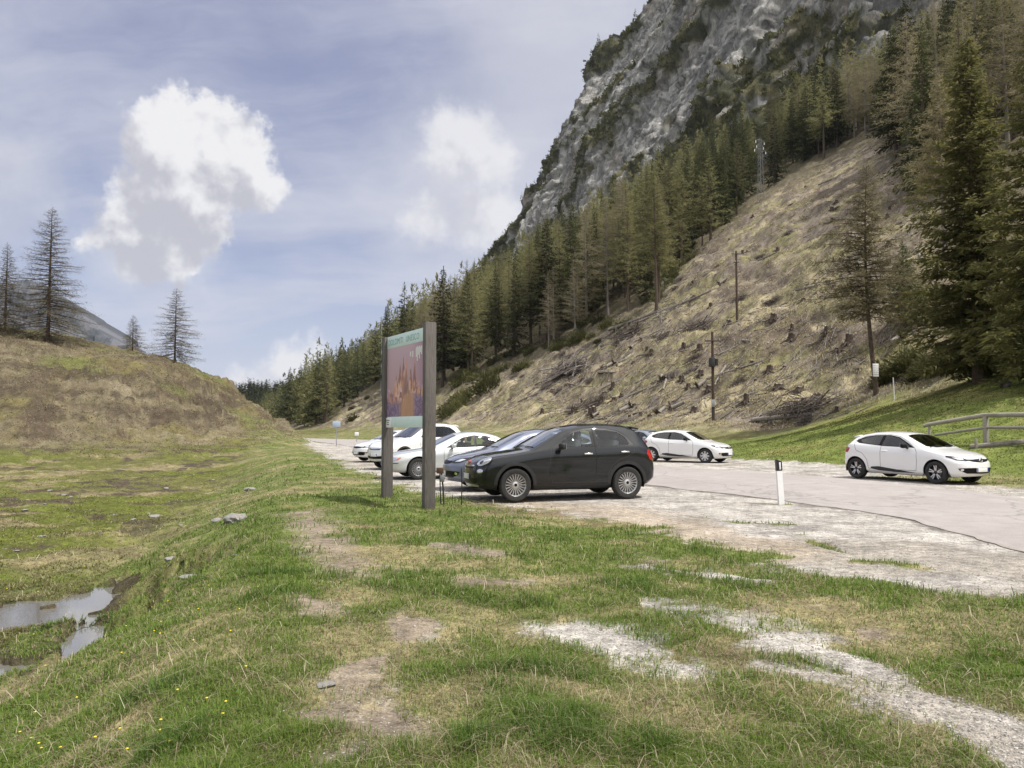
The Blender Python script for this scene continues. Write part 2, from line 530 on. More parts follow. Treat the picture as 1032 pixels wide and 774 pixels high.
def ground_color(x, y, z, s, t, road, hl, hs):
    n_f = fbm(x / 0.16, y / 0.16, 3, 71)
    n_m = fbm(x / 1.3, y / 1.3, 4, 72)
    n_l = fbm(x / 7, y / 7, 4, 73)
    lu = lush(x, y)
    c = lerp3(STRAW * 0.72 + OLIVE * 0.2, GREEN, lu * 0.85 + 0.25 * n_f)
    c = lerp3(c, SOIL, sst(0.25, 0.7, n_f * 0.5 + n_m * 0.5) * (1 - lu) * 0.8)
    # low meadow: yellow green, brown
    _, e = left_shelf(x, y)
    low = sst(1.5, 5.0, e)
    mead = lerp3(OLIVE * .9, A3(.10, .115, .022), sst(-0.4, 0.5, n_l + 0.4 * n_m))
    mead = lerp3(mead, STRAW * 0.7, sst(0.22, 0.6, fbm(x / 4, y / 2.5, 4, 74) + 0.25 * n_f))
    mead = lerp3(mead, MUD * 1.3, sst(0.25, 0.65, fbm(x / 1.9, y / 1.3, 4, 75) + 0.2 * n_f))
    c = lerp3(c, mead, low * sst(9, 17, y))
    # mud round the pools
    pd = pud_mask(x, y)
    c = lerp3(c, MUD, (1 - sst(0.0, 0.55, pd + 0.30 * n_m + 0.15 * n_f)) * 0.9)
    # hill
    hm = sst(0.15, 1.6, hl + 0.6 * n_m)
    hc = lerp3(A3(.155, .130, .083), A3(.145, .125, .055), sst(-0.2, 0.5, n_l + 0.3 * n_m))
    hc = lerp3(hc, A3(.12, .13, .042), sst(0.45, 0.9, fbm(x / 10, y / 7, 3, 76) + 0.5 * sst(60, 90, y) - 0.1) * 0.8)
    hc = lerp3(hc, A3(.225, .192, .128), sst(0.2, 0.7, fbm(x / 5, y / 3.5, 4, 77)) * 0.7)
    slip = sst(-0.1, 0.5, fbm(x / 12, y / 12, 3, 35) + 0.9 * sst(-48, -30, x) - 0.35)
    hc = lerp3(hc, A3(.095, .072, .05), (0.35 + 0.6 * slip) * sst(-0.1, 0.45, fbm(x / 1.7, y / 2.2, 4, 78) * 0.8 + 0.3 * n_f))
    ter = fbm((z + 0.8 * fbm(x / 9, y / 9, 3, 31)) * 2.0, (x + y) * 0.08, 3, 79)
    hc = lerp3(hc, A3(.075, .058, .040), sst(0.1, 0.5, ter) * 0.8)
    c = lerp3(c, hc * .9, hm)
    # lawn beyond the road
    law = sst(-1.0, 0.5, s) * (1 - hs) * (t < 60)
    lc = lerp3(A3(.125, .155, .036), A3(.195, .185, .065), sst(-0.1, 0.7, n_l + 0.35 * n_m + 0.25 * n_f))
    c = lerp3(c, lc, law)
    # clear-cut mountainside
    cc = lerp3(A3(.25, .215, .135), A3(.185, .168, .085), sst(-0.3, 0.5, n_l + 0.3 * n_m))
    cc = lerp3(cc, A3(.36, .31, .205), sst(0.18, 0.6, fbm(x / 3.4, y / 3.4, 4, 82)) * 0.8)
    cc = lerp3(cc, A3(.165, .137, .115), sst(0.0, 0.5, fbm(x / 4.5, y / 4.5, 5, 83) + 0.4 * sst(30, 80, s) - 0.1) * 0.85)
    zt = fbm((z + 1.2 * fbm(x / 10, y / 10, 2, 41)) * 0.55, t * 0.07, 4, 84)
    cc = lerp3(cc, A3(.13, .10, .08), sst(0.3, 0.7, zt + 0.3 * n_m) * 0.75)
    cc = lerp3(cc, A3(.085, .068, .052), sst(0.18, 0.55, fbm(x / 1.4, y / 1.8, 4, 87) + 0.25 * fbm(x / .5, y / .5, 2, 88)) * 0.75)
    # under the wood
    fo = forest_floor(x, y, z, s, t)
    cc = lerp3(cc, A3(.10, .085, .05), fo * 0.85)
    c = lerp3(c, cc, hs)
    # gravel
    g = cover_gravel(x, y)
    gc = lerp3(GRAV * 0.92, GRAV * 1.12, n_f * 0.7 + 0.5)
    gc = lerp3(gc, GRAV * 0.62, sst(0.1, 0.7, fbm(x / 0.5, y / 0.5, 4, 86)) * 0.7)
    gc = lerp3(gc, A3(.20, .17, .12), sst(0.15, 0.6, fbm(x / 2.2, y / 1.5, 4, 89)) * 0.38)
    sd = poly_sd(x, y, SAND_POLY) + 0.5 * n_m
    gc = lerp3(gc, SAND * (1.0), (1 - sst(-0.3, 0.6, sd)) * 0.85)
    for p, w, k in PATCHES:
        if k == 2:
            gc = lerp3(gc, A3(.225, .185, .14), 1 - sst(w, w * 3, line_d(x, y, p)))
        elif w > .15:
            gc = lerp3(gc, A3(.41, .385, .345), (1 - sst(w, w * 3, line_d(x, y, p))) * .6)
    c = lerp3(c, gc, sst(0.15, 0.85, g + 0.22 * n_f))
    # dark broken lip beside the asphalt
    lip = (1 - sst(0.02, 0.22, np.abs(road - 0.05) + 0.16 * n_m + 0.05 * n_f)) * (line_d(x, y, ROAD_NEAR) < 0.5)
    c = lerp3(c, A3(.12, .11, .10), lip * 0.8)
    return np.clip(c, 0.005, 0.9)

# lower edge of the wood as it is seen from the road: base line (u, v)
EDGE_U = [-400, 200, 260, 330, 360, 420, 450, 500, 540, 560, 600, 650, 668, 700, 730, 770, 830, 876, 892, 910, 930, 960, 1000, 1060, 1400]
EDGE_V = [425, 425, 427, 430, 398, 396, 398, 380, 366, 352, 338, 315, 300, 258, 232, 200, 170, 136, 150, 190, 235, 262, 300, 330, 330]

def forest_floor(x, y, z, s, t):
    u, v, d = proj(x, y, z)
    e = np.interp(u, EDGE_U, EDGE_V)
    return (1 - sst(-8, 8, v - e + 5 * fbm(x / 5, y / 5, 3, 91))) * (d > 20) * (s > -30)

def full(x, y):
    x, y = np.asarray(x, float), np.asarray(y, float)
    s, t, road, hl, hs = masks(x, y)
    return Hb(x, y, s, t, road, hl, hs), (s, t, road, hl, hs)

def Hxy(x, y):
    return float(full(np.array([x]), np.array([y]))[0][0])

def hit(u, v, y0=3.0, y1=420.0):
    """point of the terrain seen along a ray of the survey photograph"""
    d = ray(u, v)
    ys = np.geomspace(y0, y1, 1400)
    t = ys / d[1]
    xs, zs = d[0] * t, CAMZ + d[2] * t
    h = H0(xs, ys)
    k = np.argmax(h > zs)
    if not (h > zs).any(): k = len(ys) - 1
    x, y = float(xs[k]), float(ys[k])
    return x, y, Hxy(x, y)

def build_ground():
    th_f = np.radians(np.arange(-41, 41.001, 0.095))
    th_c = np.radians(np.concatenate([np.arange(-180, -41, 3.0)]))
    th_d = np.radians(np.concatenate([np.arange(43, 179, 3.0)]))
    th = np.concatenate([th_c, th_f, th_d])
    r = [0.05]
    while r[-1] < 2.2: r.append(r[-1] * 1.25)
    while r[-1] < 70: r.append(r[-1] * 1.0082)
    while r[-1] < 300: r.append(r[-1] * 1.0105)
    while r[-1] < 2900: r.append(r[-1] * 1.06)
    r = np.array(r)
    R, T = np.meshgrid(r, th, indexing='ij')
    X, Y = R * np.sin(T), R * np.cos(T)
    x, y = X.ravel(), Y.ravel()
    z, (s, t, road, hl, hs) = full(x, y)
    c = ground_color(x, y, z, s, t, road, hl, hs)
    nr, nt = len(r), len(th)
    i = np.arange(nr - 1)[:, None] * nt
    j = np.arange(nt)[None, :]
    j2 = (j + 1) % nt
    F = np.stack([i + j, i + nt + j, i + nt + j2, i + j2], -1).reshape(-1, 4)[:, ::-1]
    return mesh_np('ground', np.stack([x, y, z], 1), [F], mat_ground(), colors=c, kind='structure')

def mat_ground():
    m, n, b = new_mat('turf_and_gravel')
    set_in(b, rough=0.95, spec=0.15)
    at = n.new('ShaderNodeAttribute', attribute_name='Col').outputs['Color']
    tc = n.new('ShaderNodeTexCoord').outputs['Object']
    f1 = n.noise(tc, 9.0, 6, 0.7); f2 = n.noise(tc, 55.0, 4, 0.7); f3 = n.noise(tc, 1.1, 6, 0.75)
    v = n.math('MULTIPLY', n.map(f1, 0.3, 0.7, 0.5, 1.5), n.map(f2, 0.3, 0.7, 0.5, 1.5))
    v = n.math('MULTIPLY', v, n.map(f3, 0.32, 0.68, 0.6, 1.4))
    mul = n.mix(1.0, at, n.vm('SCALE', (1, 1, 1), scale=v), 'MULTIPLY')
    n.put(b.inputs['Base Color'], mul)
    h = n.math('ADD', n.math('MULTIPLY', f1, 0.6), n.math('MULTIPLY', f2, 0.25))
    h = n.math('ADD', h, n.math('MULTIPLY', f3, 2.0))
    n.put(b.inputs['Normal'], n.bump(h, 0.9, 0.05))
    return m

def resample(pts, n):
    p = np.array(pts, float)
    d = np.concatenate([[0], np.cumsum(np.hypot(*np.diff(p, axis=0).T))])
    q = np.linspace(0, d[-1], n)
    o = np.stack([np.interp(q, d, p[:, 0]), np.interp(q, d, p[:, 1])], 1)
    for _ in range(int(n / 14)):
        o[1:-1] = (o[:-2] + 2 * o[1:-1] + o[2:]) / 4
    return o

def build_road():
    n, w = 700, 30
    a, b = resample(ROAD_NEAR, n), resample(ROAD_FAR, n)
    k = np.arange(n)
    e = fbm(k / 9.0, k * 0, 4, 101) * 0.10 + fbm(k / 1.6, k * 0, 3, 102) * 0.045
    e2 = fbm(k / 9.0, k * 0 + 5, 4, 103) * 0.12
    dirv = (b - a) / np.linalg.norm(b - a, axis=1)[:, None]
    a = a + dirv * e[:, None]; b = b + dirv * e2[:, None]
    q = np.linspace(0, 1, w)
    P = a[:, None, :] * (1 - q[None, :, None]) + b[:, None, :] * q[None, :, None]
    x, y = P[..., 0].ravel(), P[..., 1].ravel()
    z0 = H0(x, y)
    Q = np.tile(q, n)
    z = z0 + 0.032 + 0.05 * np.sin(np.pi * Q) + 0.006 * fbm(x / 1.5, y / 1.5, 2, 105)
    z = np.where((Q < 0.001) | (Q > 0.999), z - 0.02, z)
    V = [np.stack([x, y, z], 1)]
    # skirts
    for side, col in ((a - dirv * 0.03, 0), (b + dirv * 0.03, w - 1)):
        V.append(np.stack([side[:, 0], side[:, 1], z.reshape(n, w)[:, col] - 0.10], 1))
    i = np.arange(n - 1)[:, None] * w; j = np.arange(w - 1)[None, :]
    F = np.stack([i + j, i + j + 1, i + w + j + 1, i + w + j], -1).reshape(-1, 4)
    k = np.arange(n - 1)
    b1 = n * w; b2 = n * w + n
    F1 = np.stack([b1 + k, k * w, (k + 1) * w, b1 + k + 1], -1)
    F2 = np.stack([k * w + w - 1, b2 + k, b2 + k + 1, (k + 1) * w + w - 1], -1)
    m, nn, bs = new_mat('old_asphalt')
    set_in(bs, rough=0.88, spec=0.3)
    tc = nn.new('ShaderNodeTexCoord').outputs['Object']
    f1 = nn.noise(tc, 0.35, 6, 0.65); f2 = nn.noise(tc, 70, 3, 0.7); f3 = nn.noise(tc, 2.5, 5, 0.7)
    c = nn.ramp(f1, [(0.3, (.315, .285, .27)), (0.7, (.385, .355, .34))])
    c = nn.mix(nn.map(f3, 0.42, 0.70, 0, 0.55), c, (.255, .235, .225))
    sp = nn.map(f2, 0.3, 0.7, 0.75, 1.2)
    c = nn.mix(1.0, c, nn.vm('SCALE', (1, 1, 1), scale=sp), 'MULTIPLY')
    # cracks, sealed with tar
    vo = nn.new('ShaderNodeTexVoronoi', feature='DISTANCE_TO_EDGE')
    wv = nn.vm('ADD', tc, nn.vm('SCALE', nn.noise(tc, 1.2, 4, 0.6, out=1), scale=0.8))
    nn.put(vo.inputs['Vector'], nn.vm('MULTIPLY', wv, (0.22, 0.12, 0.2)))
    vo.inputs['Scale'].default_value = 1.6
    crack = nn.map(vo.outputs['Distance'], 0.0, 0.012, 1, 0)
    c = nn.mix(nn.math('MULTIPLY', crack, 0.48), c, (.13, .12, .115))
    nn.put(bs.inputs['Base Color'], c)
    nn.put(bs.inputs['Normal'], nn.bump(f2, 0.35, 0.01))
    return mesh_np("road", np.concatenate(V), [F, F1[:, ::-1], F2[:, ::-1]], m, kind='structure')

def build_pools():
    m, n, b = new_mat('pool_water')
    set_in(b, base=(.15, .145, .135), rough=0.02, spec=0.5)
    b.inputs['IOR'].default_value = 2.2
    tc = n.new('ShaderNodeTexCoord').outputs['Object']
    n.put(b.inputs['Normal'], n.bump(n.noise(tc, 9, 3, 0.5), 0.04, 0.01))
    for p in PUDDLES:
        q = np.array(p)
        x0, y0 = q.min(0) - 0.4; x1, y1 = q.max(0) + 0.4
        gx, gy = np.meshgrid(np.linspace(x0, x1, 60), np.linspace(y0, y1, 60), indexing='ij')
        inn = (poly_sd(gx, gy, p) < 0.3)
        # level: 6 cm below the lowest bank
        V = np.stack([gx.ravel(), gy.ravel(), np.full(gx.size, POOL_Z - .004 * PUDDLES.index(p))], 1)
        i = np.arange(59)[:, None] * 60; j = np.arange(59)[None, :]
        F = np.stack([i + j, i + 60 + j, i + 60 + j + 1, i + j + 1], -1).reshape(-1, 4)
        k = inn.ravel()[F].all(1)
        mesh_np('pool_water', V, [F[k]], m, kind='structure')
POOL_Z = -1.055
# ================================================================== TREES
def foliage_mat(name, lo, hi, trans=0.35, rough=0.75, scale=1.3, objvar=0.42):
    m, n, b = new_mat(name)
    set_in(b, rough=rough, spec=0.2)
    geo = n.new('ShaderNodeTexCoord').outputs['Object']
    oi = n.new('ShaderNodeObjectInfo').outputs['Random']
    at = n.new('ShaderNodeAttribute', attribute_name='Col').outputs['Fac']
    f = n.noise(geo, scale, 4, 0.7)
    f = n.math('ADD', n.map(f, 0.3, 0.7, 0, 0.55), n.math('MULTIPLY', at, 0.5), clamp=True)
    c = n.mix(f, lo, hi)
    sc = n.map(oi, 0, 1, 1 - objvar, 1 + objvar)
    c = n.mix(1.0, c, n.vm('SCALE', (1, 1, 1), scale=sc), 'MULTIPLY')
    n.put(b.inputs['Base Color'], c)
    tr = n.new('ShaderNodeBsdfTranslucent')
    n.put(tr.inputs['Color'], c)
    mx = n.new('ShaderNodeMixShader')
    mx.inputs[0].default_value = trans
    n.t.links.new(b.outputs[0], mx.inputs[1]); n.t.links.new(tr.outputs[0], mx.inputs[2])
    n.t.links.new(mx.outputs[0], n.t.nodes['Material Output'].inputs['Surface'])
    return m

M_BARK = simple('bark', (.105, .080, .062), rough=0.95, spec=0.1, vary=0.4, scale=5, bump=0.8, bscale=18)
M_BARKG = simple('grey_bark', (.20, .175, .155), rough=0.95, spec=0.1, vary=0.35, scale=5, bump=0.8, bscale=18)
M_DEADWOOD = simple('weathered_wood', (.235, .21, .185), rough=0.95, spec=0.1, vary=0.4, scale=4, bump=0.6, bscale=25)
M_DARKWOOD = simple('dark_roots', (.075, .058, .046), rough=0.95, spec=0.1, vary=0.5, scale=6, bump=0.9, bscale=12)
M_SPRUCE = foliage_mat('spruce_needles', (.048, .058, .024), (.100, .108, .040), 0.30)
M_SPRUCE2 = foliage_mat('near_spruce_needles', (.105, .106, .040), (.205, .195, .072), 0.45, objvar=0.08)
M_LARCH = foliage_mat('larch_needles', (.165, .165, .075), (.268, .258, .115), 0.45)
M_LARCHB = foliage_mat('budding_larch_twigs', (.19, .165, .095), (.30, .265, .15), 0.40)
M_TWIG = foliage_mat('bare_larch_twigs', (.095, .080, .058), (.19, .17, .10), 0.25)
M_BUSH = foliage_mat('dwarf_pine_needles', (.060, .066, .026), (.130, .126, .046), 0.3)

class Leaf:
    def __init__(s): s.V, s.F, s.C, s.n = [], [], [], 0
    def diamonds(s, base, d, nrm, ln, wd, col):
        """base (k,3), d (k,3) unit direction, nrm (k,3)"""
        k = len(base)
        side = np.cross(d, nrm); side /= np.linalg.norm(side, axis=1)[:, None] + 1e-9
        mid = base + d * (ln * 0.45)[:, None]
        tip = base + d * ln[:, None]
        V = np.stack([base, mid + side * wd[:, None] * .5, tip, mid - side * wd[:, None] * .5], 1).reshape(-1, 3)
        F = (np.arange(k) * 4)[:, None] + np.arange(4)[None, :] + s.n
        s.V.append(V); s.F.append(F); s.C.append(np.repeat(col, 4)); s.n += 4 * k
    def data(s): return np.concatenate(s.V), np.concatenate(s.F), np.concatenate(s.C)

def conifer(name_c, h, R, nbr, dens, spray, width, kind, seed, mats, z0=0.08, droop=0.35, trunk_r=None, curve=0.0, pw=0.85, irr=0.25, bare=0.0):
    """returns (trunk_mesh, crown_mesh); z up, base at the origin"""
    r = np.random.default_rng(seed)
    tr = trunk_r or h * 0.011 + 0.05
    zs = np.linspace(-0.6, h, 14)
    ph = r.uniform(0, 6.28)
    def axis(z):
        q = np.clip(np.asarray(z, float) / h, 0, 1)
        return np.stack([curve * np.sin(q * 2.6) * (1 - q * .4), 0.15 * curve * np.sin(q * 5 + ph), np.asarray(z, float)], -1)
    mb = MB()
    mb.tube([tuple(axis(z)) for z in zs], [tr * (1 - 0.93 * max(z, 0) / h) * (1.5 if z < 0.2 else 1) for z in zs], n=9)
    L = Leaf()
    bark = []
    ga = 2.39996
    sway = r.uniform(0.75, 1.2, 12)
    for i in range(nbr):
        q = (i + r.uniform(0, 1)) / nbr
        q = q ** 0.92
        z = h * (z0 + (1 - z0) * q * 0.985)
        az = i * ga + r.normal(0, 0.25)
        lo = 1.0 if q > bare else (0.45 + 0.4 * r.random())
        Lb = (R * (1 - q) ** pw + 0.02 * h * (1 - q) + 0.18) * r.uniform(1 - irr, 1 + irr) * sway[int((az % 6.283) / 6.284 * 12)] * (0.65 + 0.35 * min(1, q / 0.12))
        dh = np.array([math.cos(az), math.sin(az), 0.0])
        pr = np.array([-math.sin(az), math.cos(az), 0.0])
        b0 = axis(z)
        up0 = {'spruce': 0.05 + 0.55 * q, 'larch': 0.10 + 0.30 * q, 'bare': 0.02 + 0.35 * q}[kind]
        dr = droop * (1 - 0.75 * q) * r.uniform(0.6, 1.3)
        def bp(sv):
            sv = np.asarray(sv, float)
            return b0 + dh * (sv * Lb)[:, None] + np.array([0, 0, 1.0]) * (Lb * (up0 * sv - dr * 1.6 * sv ** 1.5 + dr * 0.75 * sv ** 3))[:, None] + pr * (Lb * 0.06 * np.sin(sv * 4 + ph))[:, None]
        if Lb > 0.5:
            bs = bp(np.linspace(0, 0.92, 4))
            rb = min(tr * 0.3, 0.012 + 0.012 * Lb)
            mb.tube([tuple(p) for p in bs], [rb, rb * .75, rb * .5, rb * .2], n=3 if kind != 'bare' else 4, m=0, cap=False)
        k = max(3, int(Lb * dens))
        sv = np.sort(r.uniform(0.12 if kind != 'spruce' else 0.06, 1.0, k)) ** 0.85
        P = bp(sv)
        sd = np.where(r.random(k) < 0.5, -1.0, 1.0)
        fwd = r.uniform(0.35, 0.9, k); lat = r.uniform(0.3, 1.0, k) * sd
        dn = {'spruce': r.normal(-0.30, 0.28, k), 'larch': r.normal(-0.08, 0.42, k), 'bare': r.normal(-0.10, 0.35, k)}[kind]
        d = dh * fwd[:, None] + pr * lat[:, None] + np.array([0, 0, 1.0]) * dn[:, None]
        d /= np.linalg.norm(d, axis=1)[:, None]
        nrm = np.array([0, 0, 1.0]) + r.normal(0, 0.55, (k, 3))
        ln = spray * r.uniform(0.55, 1.25, k) * (1.0 - 0.35 * sv) * (0.55 + 0.45 * (1 - q))
        wd = ln * width * r.uniform(0.7, 1.3, k)
        off = r.normal(0, 0.05 * Lb + 0.02, (k, 3)) * np.array([1, 1, .7])
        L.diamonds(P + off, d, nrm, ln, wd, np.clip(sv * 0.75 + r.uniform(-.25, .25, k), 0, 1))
    # leader
    k = 10
    zt = np.linspace(h * 0.93, h, k)
    d = np.stack([r.normal(0, .5, k), r.normal(0, .5, k), np.full(k, 1.0)], 1); d /= np.linalg.norm(d, axis=1)[:, None]
    L.diamonds(axis(zt), d, r.normal(0, 1, (k, 3)), np.full(k, spray * 0.7), np.full(k, spray * width * .6), np.full(k, .5))
    V, F, C = L.data()
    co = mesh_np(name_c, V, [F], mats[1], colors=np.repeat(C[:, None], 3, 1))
    to = mb.build('trunk', mats[0])
    tm, cm = to.data, co.data
    bpy.data.objects.remove(to); bpy.data.objects.remove(co)
    return tm, cm

def plant(name, meshes, label, cat, loc, h, scale_xy, rz, group=None, tilt=(0, 0)):
    o = thing(name, label, cat, loc, rz, group)
    o.rotation_euler = (tilt[0], tilt[1], rz)
    o.scale = (h * scale_xy, h * scale_xy, h)
    for nm, me in zip(('trunk', 'crown'), meshes):
        c = bpy.data.objects.new(nm, me); COL.objects.link(c); c.parent = o
    return o

def unit(meshes, h):
    for me in meshes:
        me.transform(Matrix.Scale(1.0 / h, 4))
    return meshes

def build_trees():
    P = {}
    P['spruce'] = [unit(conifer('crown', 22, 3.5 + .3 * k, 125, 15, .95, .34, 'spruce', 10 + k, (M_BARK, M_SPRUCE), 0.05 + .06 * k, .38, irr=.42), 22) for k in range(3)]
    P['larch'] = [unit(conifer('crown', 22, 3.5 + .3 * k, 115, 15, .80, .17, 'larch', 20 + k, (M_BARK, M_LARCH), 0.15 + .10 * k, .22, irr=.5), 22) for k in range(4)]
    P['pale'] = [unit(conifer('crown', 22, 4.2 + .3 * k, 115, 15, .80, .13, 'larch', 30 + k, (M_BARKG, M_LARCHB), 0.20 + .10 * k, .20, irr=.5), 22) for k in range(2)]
    # candidates on the mountainside
    r = np.random.default_rng(5)
    c = []
    t = -40.0
    while t < 690:
        step = 5.4 if t < 240 else (6.6 if t < 420 else 9)
        for s in np.arange(-8, 212, step):
            c.append((s + r.uniform(-.48, .48) * step, t + r.uniform(-.48, .48) * step))
        t += step
    # trees of the valley floor, far left
    for k in range(330):
        c.append((r.uniform(-45, 4), r.uniform(130, 420)))
    c = np.array(c)
    x, y = from_st(c[:, 0], c[:, 1])
    z, _ = full(x, y)
    u, v, d = proj(x, y, z)
    s, tt = st(x, y)
    e = np.interp(u, EDGE_U, EDGE_V) + np.where(u < 440, 3, 12) * fbm(x / 9, y / 9, 3, 91)
    road = poly_sd(x, y, ROAD_POLY)
    ok = (v < e) & (u > 235) & (u < 1110) & (d > 40) & (road > 5)
    ok &= (x > np.interp(y, [0, 95, 140, 200, 420, 700], [-30, -22, -40, -62, -150, -240]))
    ok &= hill(x, y) < 0.3
    ok &= ~((u > 860) & (d < 95))
    ok &= ~((s < 6) & (tt < 110))
    ok &= ~((np.abs(u - 767) < 17) & (v > 188)) & ~((np.abs(u - 767) < 9) & (v > 150))
    # thin fringe near the open slope on the left
    ok &= ~((u > 335) & (u < 470) & (v > 385) & (r.random(len(u)) < 0.5))
    gap = fbm(x / 13, y / 13, 3, 97)
    ok &= (r.random(len(u)) > np.clip(.14 + .9 * (gap - .15), .1, .85)) | (u < 440)
    ok &= (v < e - 9) | (r.random(len(u)) < .55) | (u < 440)
    idx = np.nonzero(ok)[0]
    idx = idx[np.argsort(d[idx])]
    cl = fbm(x / 22, y / 22, 3, 95) + r.normal(0, .35, len(x))
    cnt = {'spruce': 0, 'larch': 0, 'pale': 0}
    rest = []
    lab = {'spruce': ('spruce_tree', 'dark green spruce standing among many others in the wood below the cliff', 'spruces in the wood'),
           'larch': ('larch_tree', 'olive green larch standing among many others in the wood below the cliff', 'larches in the wood'),
           'pale': ('larch_tree', 'pale brownish larch still half bare, one of many in the wood below the cliff', 'half bare larches in the wood')}
    for i in idx:
        bias = 0.45 if u[i] < 420 else (-0.05 if u[i] < 860 else -0.15)
        if (u[i] > 850 and cl[i] < 0.12) or (cl[i] < -.38 and u[i] > 380): kd = 'pale'
        elif cl[i] + bias > 0.28: kd = 'spruce'
        else: kd = 'larch'
        h = float(r.triangular(13, 25, 30) if u[i] > 450 else r.triangular(16, 27, 33))
        if v[i] > e[i] - 10 and u[i] > 470: h *= r.uniform(0.7, 1.0)
        if d[i] > 420: h *= 0.7
        elif d[i] > 330: h *= .85
        lim = {'spruce': 290, 'larch': 170, 'pale': 120}[kd]
        if cnt[kd] < lim and d[i] < 420:
            cnt[kd] += 1
            pr = P[kd][int(r.integers(len(P[kd])))]
            nm, lb, gr = lab[kd]
            plant(nm, pr, lb, 'tree', (x[i], y[i], z[i] - .2), h, float(r.uniform(.8, 1.15)), float(r.uniform(0, 6.28)), gr,
                  (float(r.normal(0, .012)), float(r.normal(0, .012))))
        else:
            rest.append((x[i], y[i], z[i], h, kd != 'spruce'))
    # the remaining far wood as one mass
    lowp = []
    for kd, mt, kn, wd in (('spruce', M_SPRUCE, 'spruce', .42), ('larch', M_LARCH, 'larch', .3)):
        for q in range(3):
            tm, cm = conifer('crown', 20, 3.6, 46, 7, 1.7, wd, kn, 50 + q, (M_BARK, mt), .05, .3)
            n = len(cm.vertices); a = np.empty(n * 3, np.float32); cm.vertices.foreach_get('co', a)
            lowp.append(a.reshape(-1, 3) / 20)
    rest = np.array(rest, float)
    print('forest', cnt, 'rest', len(rest))
    for kind, mt, nm in ((0, M_SPRUCE, 'far_spruce_wood'), (1, M_LARCH, 'far_larch_wood')):
        VV, n = [], 0
        for k, (X, Y, Z, h, lf) in enumerate(rest):
            if int(lf) != kind: continue
            b = lowp[kind * 3 + k % 3]
            th = k * 2.4
            R = np.array([[math.cos(th), -math.sin(th), 0], [math.sin(th), math.cos(th), 0], [0, 0, 1]])
            VV.append((b @ R.T) * h + np.array([X, Y, Z - .2]))
        V = np.concatenate(VV)
        F = np.arange(len(V)).reshape(-1, 4)
        cc = vn2(V[:, 0] / 3, V[:, 2] / 3, 3)
        tag(mesh_np(nm, V, [F], mt, colors=np.repeat(cc[:, None], 3, 1)), None, None, None, 'stuff')
    # ---- single trees
    def single(name, kind, u_, vb, vt, label, R, nbr, dens, spray, width, mats, seed, dist=None, **kw):
        X, Y, Z = hit(u_, vb)
        if dist:
            X, Y = (u_ - 516) / FPX * dist * 1.0, dist
            Z = Hxy(X, Y)
        _, _, dep = proj(X, Y, Z)
        v0 = float(proj(X, Y, Z)[1])
        h = (v0 - vt) * dep / FPX
        ms = conifer('crown', h, R * h, nbr, dens, spray * h / 22, width, kind, seed, mats, **kw)
        o = thing(name, label, 'tree', (X, Y, Z - .1), 0)
        for nm, me in zip(('trunk', 'crown'), ms):
            c = bpy.data.objects.new(nm, me); COL.objects.link(c); c.parent = o
        return o
    single('spruce_tree', 'spruce', 986, 386, 22, 'tallest olive spruce with boughs to the ground above the green lawn', .150, 310, 44, 0.75, .27, (M_BARK, M_SPRUCE2), 61, z0=.055, droop=.42, irr=.35)
    single('spruce_tree', 'spruce', 1062, 384, -10, 'tall dark spruce at the right edge beside the olive spruce', .150, 280, 38, 0.8, .27, (M_BARK, M_SPRUCE2), 62, z0=.04, droop=.42, irr=.3)
    single('spruce_tree', 'spruce', 912, 334, 243, 'young dark spruce alone on the slope left of the big spruce', .27, 130, 34, 1.5, .30, (M_BARK, M_SPRUCE), 63, z0=.10, droop=.35, irr=.3)
    single('larch_tree', 'larch', 884, 399, 158, 'thin larch with curved trunk carrying a white board above the lawn', .20, 150, 60, .85, .12, (M_BARK, M_LARCHB), 64, z0=.33, droop=.30, irr=.45, curve=-0.75, trunk_r=.17)
    single('larch_tree', 'larch', 952, 263, 66, 'tall pale larch with bare light grey trunk behind the big spruce', .17, 170, 26, .85, .15, (M_BARKG, M_LARCHB), 65, z0=.40, droop=.22, irr=.4, trunk_r=.24)
    single('larch_tree', 'larch', 664, 308, 186, 'tall larch at the corner where the wood meets fallen logs', .15, 150, 24, .8, .17, (M_BARK, M_LARCH), 66, z0=.30, droop=.25, irr=.4, trunk_r=.28)
    single('larch_tree', 'larch', 686, 270, 196, 'slim olive larch leading the wood edge above the clearing', .14, 120, 20, .9, .18, (M_BARK, M_LARCH), 71, z0=.2, droop=.25, irr=.4)
    # hill on the left
    single('larch_tree', 'bare', 46, 341, 206, 'largest bare larch on the crest of the brown hill', .30, 190, 46, .85, .075, (M_BARK, M_TWIG), 67, z0=.05, droop=.34, irr=.32, pw=.72, trunk_r=.22, dist=87)
    single('larch_tree', 'bare', 175, 371, 289, 'bare larch alone on the right shoulder of the brown hill', .33, 120, 52, 1.2, .08, (M_BARK, M_TWIG), 68, z0=.07, droop=.34, irr=.32, pw=.75, trunk_r=.14, dist=94)
    single('larch_tree', 'bare', 132, 356, 317, 'smallest bare larch on the brown hill behind its crest', .30, 80, 70, 2.0, .08, (M_BARK, M_TWIG), 69, z0=.1, droop=.3, irr=.3, trunk_r=.09, dist=97)
    single('larch_tree', 'bare', 2, 337, 244, 'dark larch at the left edge of the hill crest', .26, 160, 52, 1.0, .11, (M_BARK, M_TWIG), 70, z0=.04, droop=.3, irr=.3, dist=87)

# ================================================================== CLIFF
CL_T = [40, 300, 400, 466, 507, 545, 566, 580, 592, 606, 616]
CL_H = [365, 365, 288, 230, 194, 160, 138, 104, 70, 28, 0]

